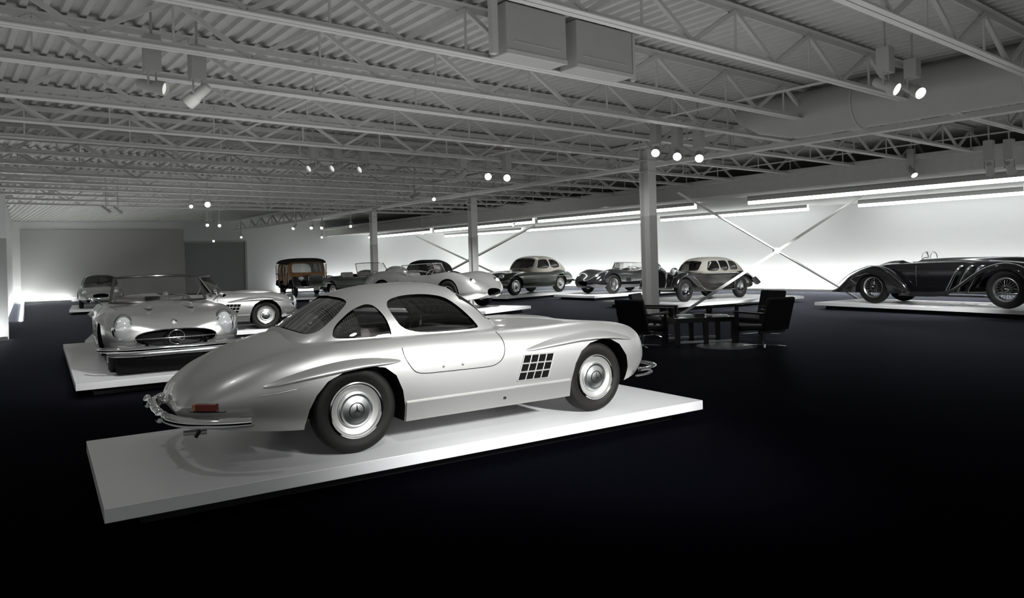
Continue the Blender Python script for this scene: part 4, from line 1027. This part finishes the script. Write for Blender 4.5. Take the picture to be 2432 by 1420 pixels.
MB().prism([(0,.45),(.16,.52),(.22,.70),(.20,.90),(.11,.98),(0,1.0),(-.11,.98),(-.20,.90),(-.22,.70),(-.16,.52)], lambda u, v, w: (w, u, v), 3.30, 3.306).build('radiator_core', black, b, smooth=False)
steering(b, 1.35, .28, .98, .18, black); seats(b, .75, (-.28, .28), .45, leather2, .50)
platform('white platform under the black coupe with beige cabin', -1.9, 4.1, -1.6, 1.9, (7.474, 25.729), -2.62)

# wood-bodied wagon
w_ = thing('wooden_wagon', 'tall dark wagon with varnished wooden sides, far left of centre', 'car', (-11.25, 38.3, PH), atan2(-.89, .45), None, (1.2, 1.2, 1.03))
WH = Hull(dict(x=(-1.0, 3.4), e=0.7, pw=.9,
  zc=[(-1.0,.70),(-.9,.85),(0,.9),(1.7,1.05),(2.4,1.06),(3.1,1.0),(3.35,.92),(3.4,.85)], zf=[(-1.0,.66),(-.9,.8),(0,.84),(1.7,.92),(2.4,.90),(3.2,.86),(3.4,.74)],
  wf=[(-1.0,.6),(0,.74),(1.6,.70),(2.4,.42),(3.4,.28)], w=[(-1.0,.70),(-.9,.80),(0,.84),(1.6,.80),(2.2,.55),(3.4,.36)], zw=[(-1,.5),(3,.65)], zb=[(-1.0,.40),(0,.34),(3.4,.42)], wb=[(-1,.95),(3,.9)]))
car_body(WH, 'body', blackpaint, w_, [cockpit(-.7, 1.6, .68, .45)], nx=50, n=(3, 8, 8, 8))
tub(w_, -.7, 1.6, .68, .455, .85)
sp = dict(x=(-1.05, 2.0), z0=.55, ztop=1.60, ztop2=1.66, th=.04, ex=5.5, ez=5,
  zc=[(-1.05,1.62),(-.98,1.74),(-.7,1.80),(.6,1.83),(1.4,1.80),(1.62,1.70),(1.82,1.25),(1.95,1.0),(2.0,.9)], yb=[(-1.05,.76),(-.9,.80),(.6,.82),(1.5,.80),(2.0,.70)],
  side=[[(1.02,1.12),(1.02,1.58),(1.42,1.58),(1.52,1.55),(1.66,1.12)],[(.24,1.12),(.24,1.58),(.92,1.58),(.92,1.12)],[(-.80,1.12),(-.80,1.58),(.14,1.58),(.14,1.12)]],
  front=(1.45, 2.3, [(.02,1.15),(.60,1.15),(.64,1.2),(.62,1.56),(.56,1.62),(.02,1.62)]), rear=(-1.3, -.9, [(0,1.15),(.55,1.15),(.58,1.2),(.56,1.5),(0,1.52)]),
  panes_side=[('side_window', -.82, 1.68)], panes_end=[('rear_window', -1.04, -.9), ('windshield', 1.5, 1.98)])
cabin(sp, w_, wood, tinted)
rc = Cabin(dict(sp, x=(-1.08, 1.66), zc=[(-1.08,1.64),(-1.0,1.77),(-.7,1.835),(.6,1.865),(1.4,1.835),(1.60,1.74),(1.66,1.66)], yb=[(-1.08,.77),(-.9,.83),(.6,.85),(1.5,.83),(1.66,.80)], z0=1.60, ex=4, ez=2.6))
rc.mb(40).build('roof_cover', darkcloth, w_)
for s in (-1, 1):
    for x in (-.95, -.33, .19, .97, 1.50): MB().box((x, s*.835, 1.05), (.06, .03, 1.0)).build('wood_frame_post', pmat('pale wood frame', (.34, .20, .10), .35, 0, .5, .08, 14, coat=.5, var=.3), w_, smooth=False)
    MB().box((.28, s*.84, 1.09), (2.6, .03, .06)).box((.28, s*.84, .60), (2.6, .03, .06)).build('wood_rail', MATS['pale wood frame'], w_, smooth=False)
    headlamp(w_, 3.25, s*.55, .88, .12, .12, depth=.15)
    blade(w_, [(3.55,.80),(3.72,.5),(3.75,0)], .48, .055, -.04, name='front_bumper', s=s)
fender(w_, [(1.5,.36),(1.95,.46),(2.35,.78),(2.75,.92),(3.15,.84),(3.40,.60),(3.42,.5)], .72, .30, blackpaint, 'front_fender', .06)
fender(w_, [(.5,.36),(.35,.68),(0,.86),(-.35,.78),(-.7,.50)], .80, .22, blackpaint, 'rear_fender', .05)
for x in (0, 2.8):
    for y in (-.72, .72): wheel(w_, x, y, .36, .15, 'steel')
MB().prism([(-.28,.46),(.28,.46),(.30,.98),(.18,1.06),(-.18,1.06),(-.30,.98)], lambda u, v, w: (w, u, v), 3.38, 3.44).build('radiator_shell', chrome, w_, bevel=.015)
MB().box((3.80, 0, .40), (.01, .34, .13)).build('number_plate', dullmetal, w_, smooth=False)
steering(w_, 1.3, .32, 1.1, .19, black); seats(w_, .75, (-.35, .35), .5, leather, .55)
platform('white platform under the wagon with wooden sides', -1.4, 4.2, -1.2, 1.2, (-11.25, 38.3), atan2(-.89, .45))

# ------------------------------------------------------------------ black chairs and low table
def chair(label, loc, rz):
    c = thing('lounge_chair', label, 'chair', loc, rz, 'black swivel lounge chairs around the low table')
    for s in (-1, 1):
        MB().box((.33, s*.31, .36), (.075, .045, .58)).build('leg', blackwood, c, smooth=False, bevel=.006)
        MB().box((.02, s*.31, .63), (.72, .075, .035)).build('armrest', blackwood, c, bevel=.008)
    Rm = Matrix.Rotation(radians(4), 3, 'Y')
    MB().box((.04, 0, .36), (.62, .56, .09), M=Rm).build('seat', black, c, bevel=.025)
    Rb = Matrix.Rotation(radians(-17), 3, 'Y')
    MB().box((-.36, 0, .62), (.07, .60, .60), M=Rb).build('backrest', black, c, bevel=.02)
    MB().box((.33, 0, .30), (.03, .58, .05)).box((-.2, 0, .30), (.05, .58, .05)).build('seat_frame', blackwood, c, smooth=False)
    MB().cyl((-.02, 0, .06), (-.02, 0, .33), .032).build('swivel_post', chrome, c)
    for k in range(4):
        a = pi/4+k*pi/2; MB().bar((-.02, 0, .05), (-.02+.36*cos(a), .36*sin(a), .025), .045, .022).build('base_foot', chrome, c, smooth=False)
    return c
T0 = Vector((3.55, 13.95, 0)); TA = .12
c1 = chair('black lounge chair nearest the silver coupe hood, facing right', (2.38, 13.40, 0), .85)
def cchair(label, loc, rz):
    o = copy_tree(c1); o['label'] = label; o.location = loc; o.rotation_euler = (0, 0, rz); return o
cchair('black lounge chair at the far left of the table, in front of the tall column', (2.95, 15.05, 0), -.55)
cchair('black lounge chair on the near right of the table, seen from its side, facing left', (4.46, 12.95, 0), 2.0)
cchair('black lounge chair at the far right, behind the near right one', (5.05, 14.85, 0), pi+.55)
tb = thing('low_table', 'low black table with a glass top between the four lounge chairs', 'table', (T0.x, T0.y, 0), TA)
MB().box((0, 0, .505), (1.22, .86, .012)).build('glass_top', pmat('dark glass', (.05, .055, .055), .05, 0, .8, .02, 30), tb, bevel=.003)
MB().box((0, -.40, .46), (1.16, .04, .075)).box((0, .40, .46), (1.16, .04, .075)).box((-.56, 0, .46), (.04, .8, .075)).box((.56, 0, .46), (.04, .8, .075)).build('apron', blackwood, tb, smooth=False)
for sx in (-1, 0, 1):
    for sy in (-1, 1): MB().box((sx*.55, sy*.38, .225), (.085, .07, .45)).build('leg', blackwood, tb, smooth=False, bevel=.005)
for sy in (-1, 1): MB().box((0, sy*.38, .06), (1.1, .03, .04)).build('stretcher', dullmetal, tb, smooth=False)
def on_table(x, y, z=.511): v = Matrix.Rotation(TA, 3, 'Z') @ Vector((x, y, 0)); return (T0.x+v.x, T0.y+v.y, z)
cup = thing('black_cup', 'tall black cup at the left end of the low table', 'cup', on_table(-.50, .1))
MB().lathe([(0, 0), (.045, 0), (.058, .02), (.062, .17), (.055, .17), (.05, .02), (0, .015)], n=24, M=Matrix.Rotation(pi/2, 3, 'X')).build('cup_body', blackwood, cup)
cu2 = copy_tree(cup); cu2['label'] = 'tall black cup at the right end of the low table'; cu2.location = on_table(.36, .32)
tag(MB().box((0, 0, .03), (.18, .12, .06)).build('small_box', blackwood, bevel=.004), 'small black box near the middle of the low table', 'box').location = on_table(-.02, -.12)
for i, (x, y, rz, lb) in enumerate(((.18, .12, .2, 'open white book lying on the low table, nearest the small box'), (.40, -.10, -.3, 'white magazine lying at the right of the low table'), (-.18, .22, .1, 'white magazine lying at the back of the low table'))):
    o = MB().box((0, 0, .009), (.28, .2, .018)).build('book' if i == 0 else 'magazine', white_plat, smooth=False); o.location = on_table(x, y); o.rotation_euler = (0, 0, rz)
    tag(o, lb, 'book' if i == 0 else 'magazine')
dk = MB().lathe([(0, .012), (.52, .012), (.54, .006), (.54, 0), (0, 0)], n=64, M=Matrix.Rotation(pi/2, 3, 'X')).build('light_pool_disc', pmat('grey light pool disc', (.09, .09, .10), .45, .2, .4, .05, 9))  # pool of light on the floor, built as a thin grey disc
dk.location = (3.88, 13.25, .0); tag(dk, 'pool of light as a flat grey disc in front of the right lounge chair', 'light pool')
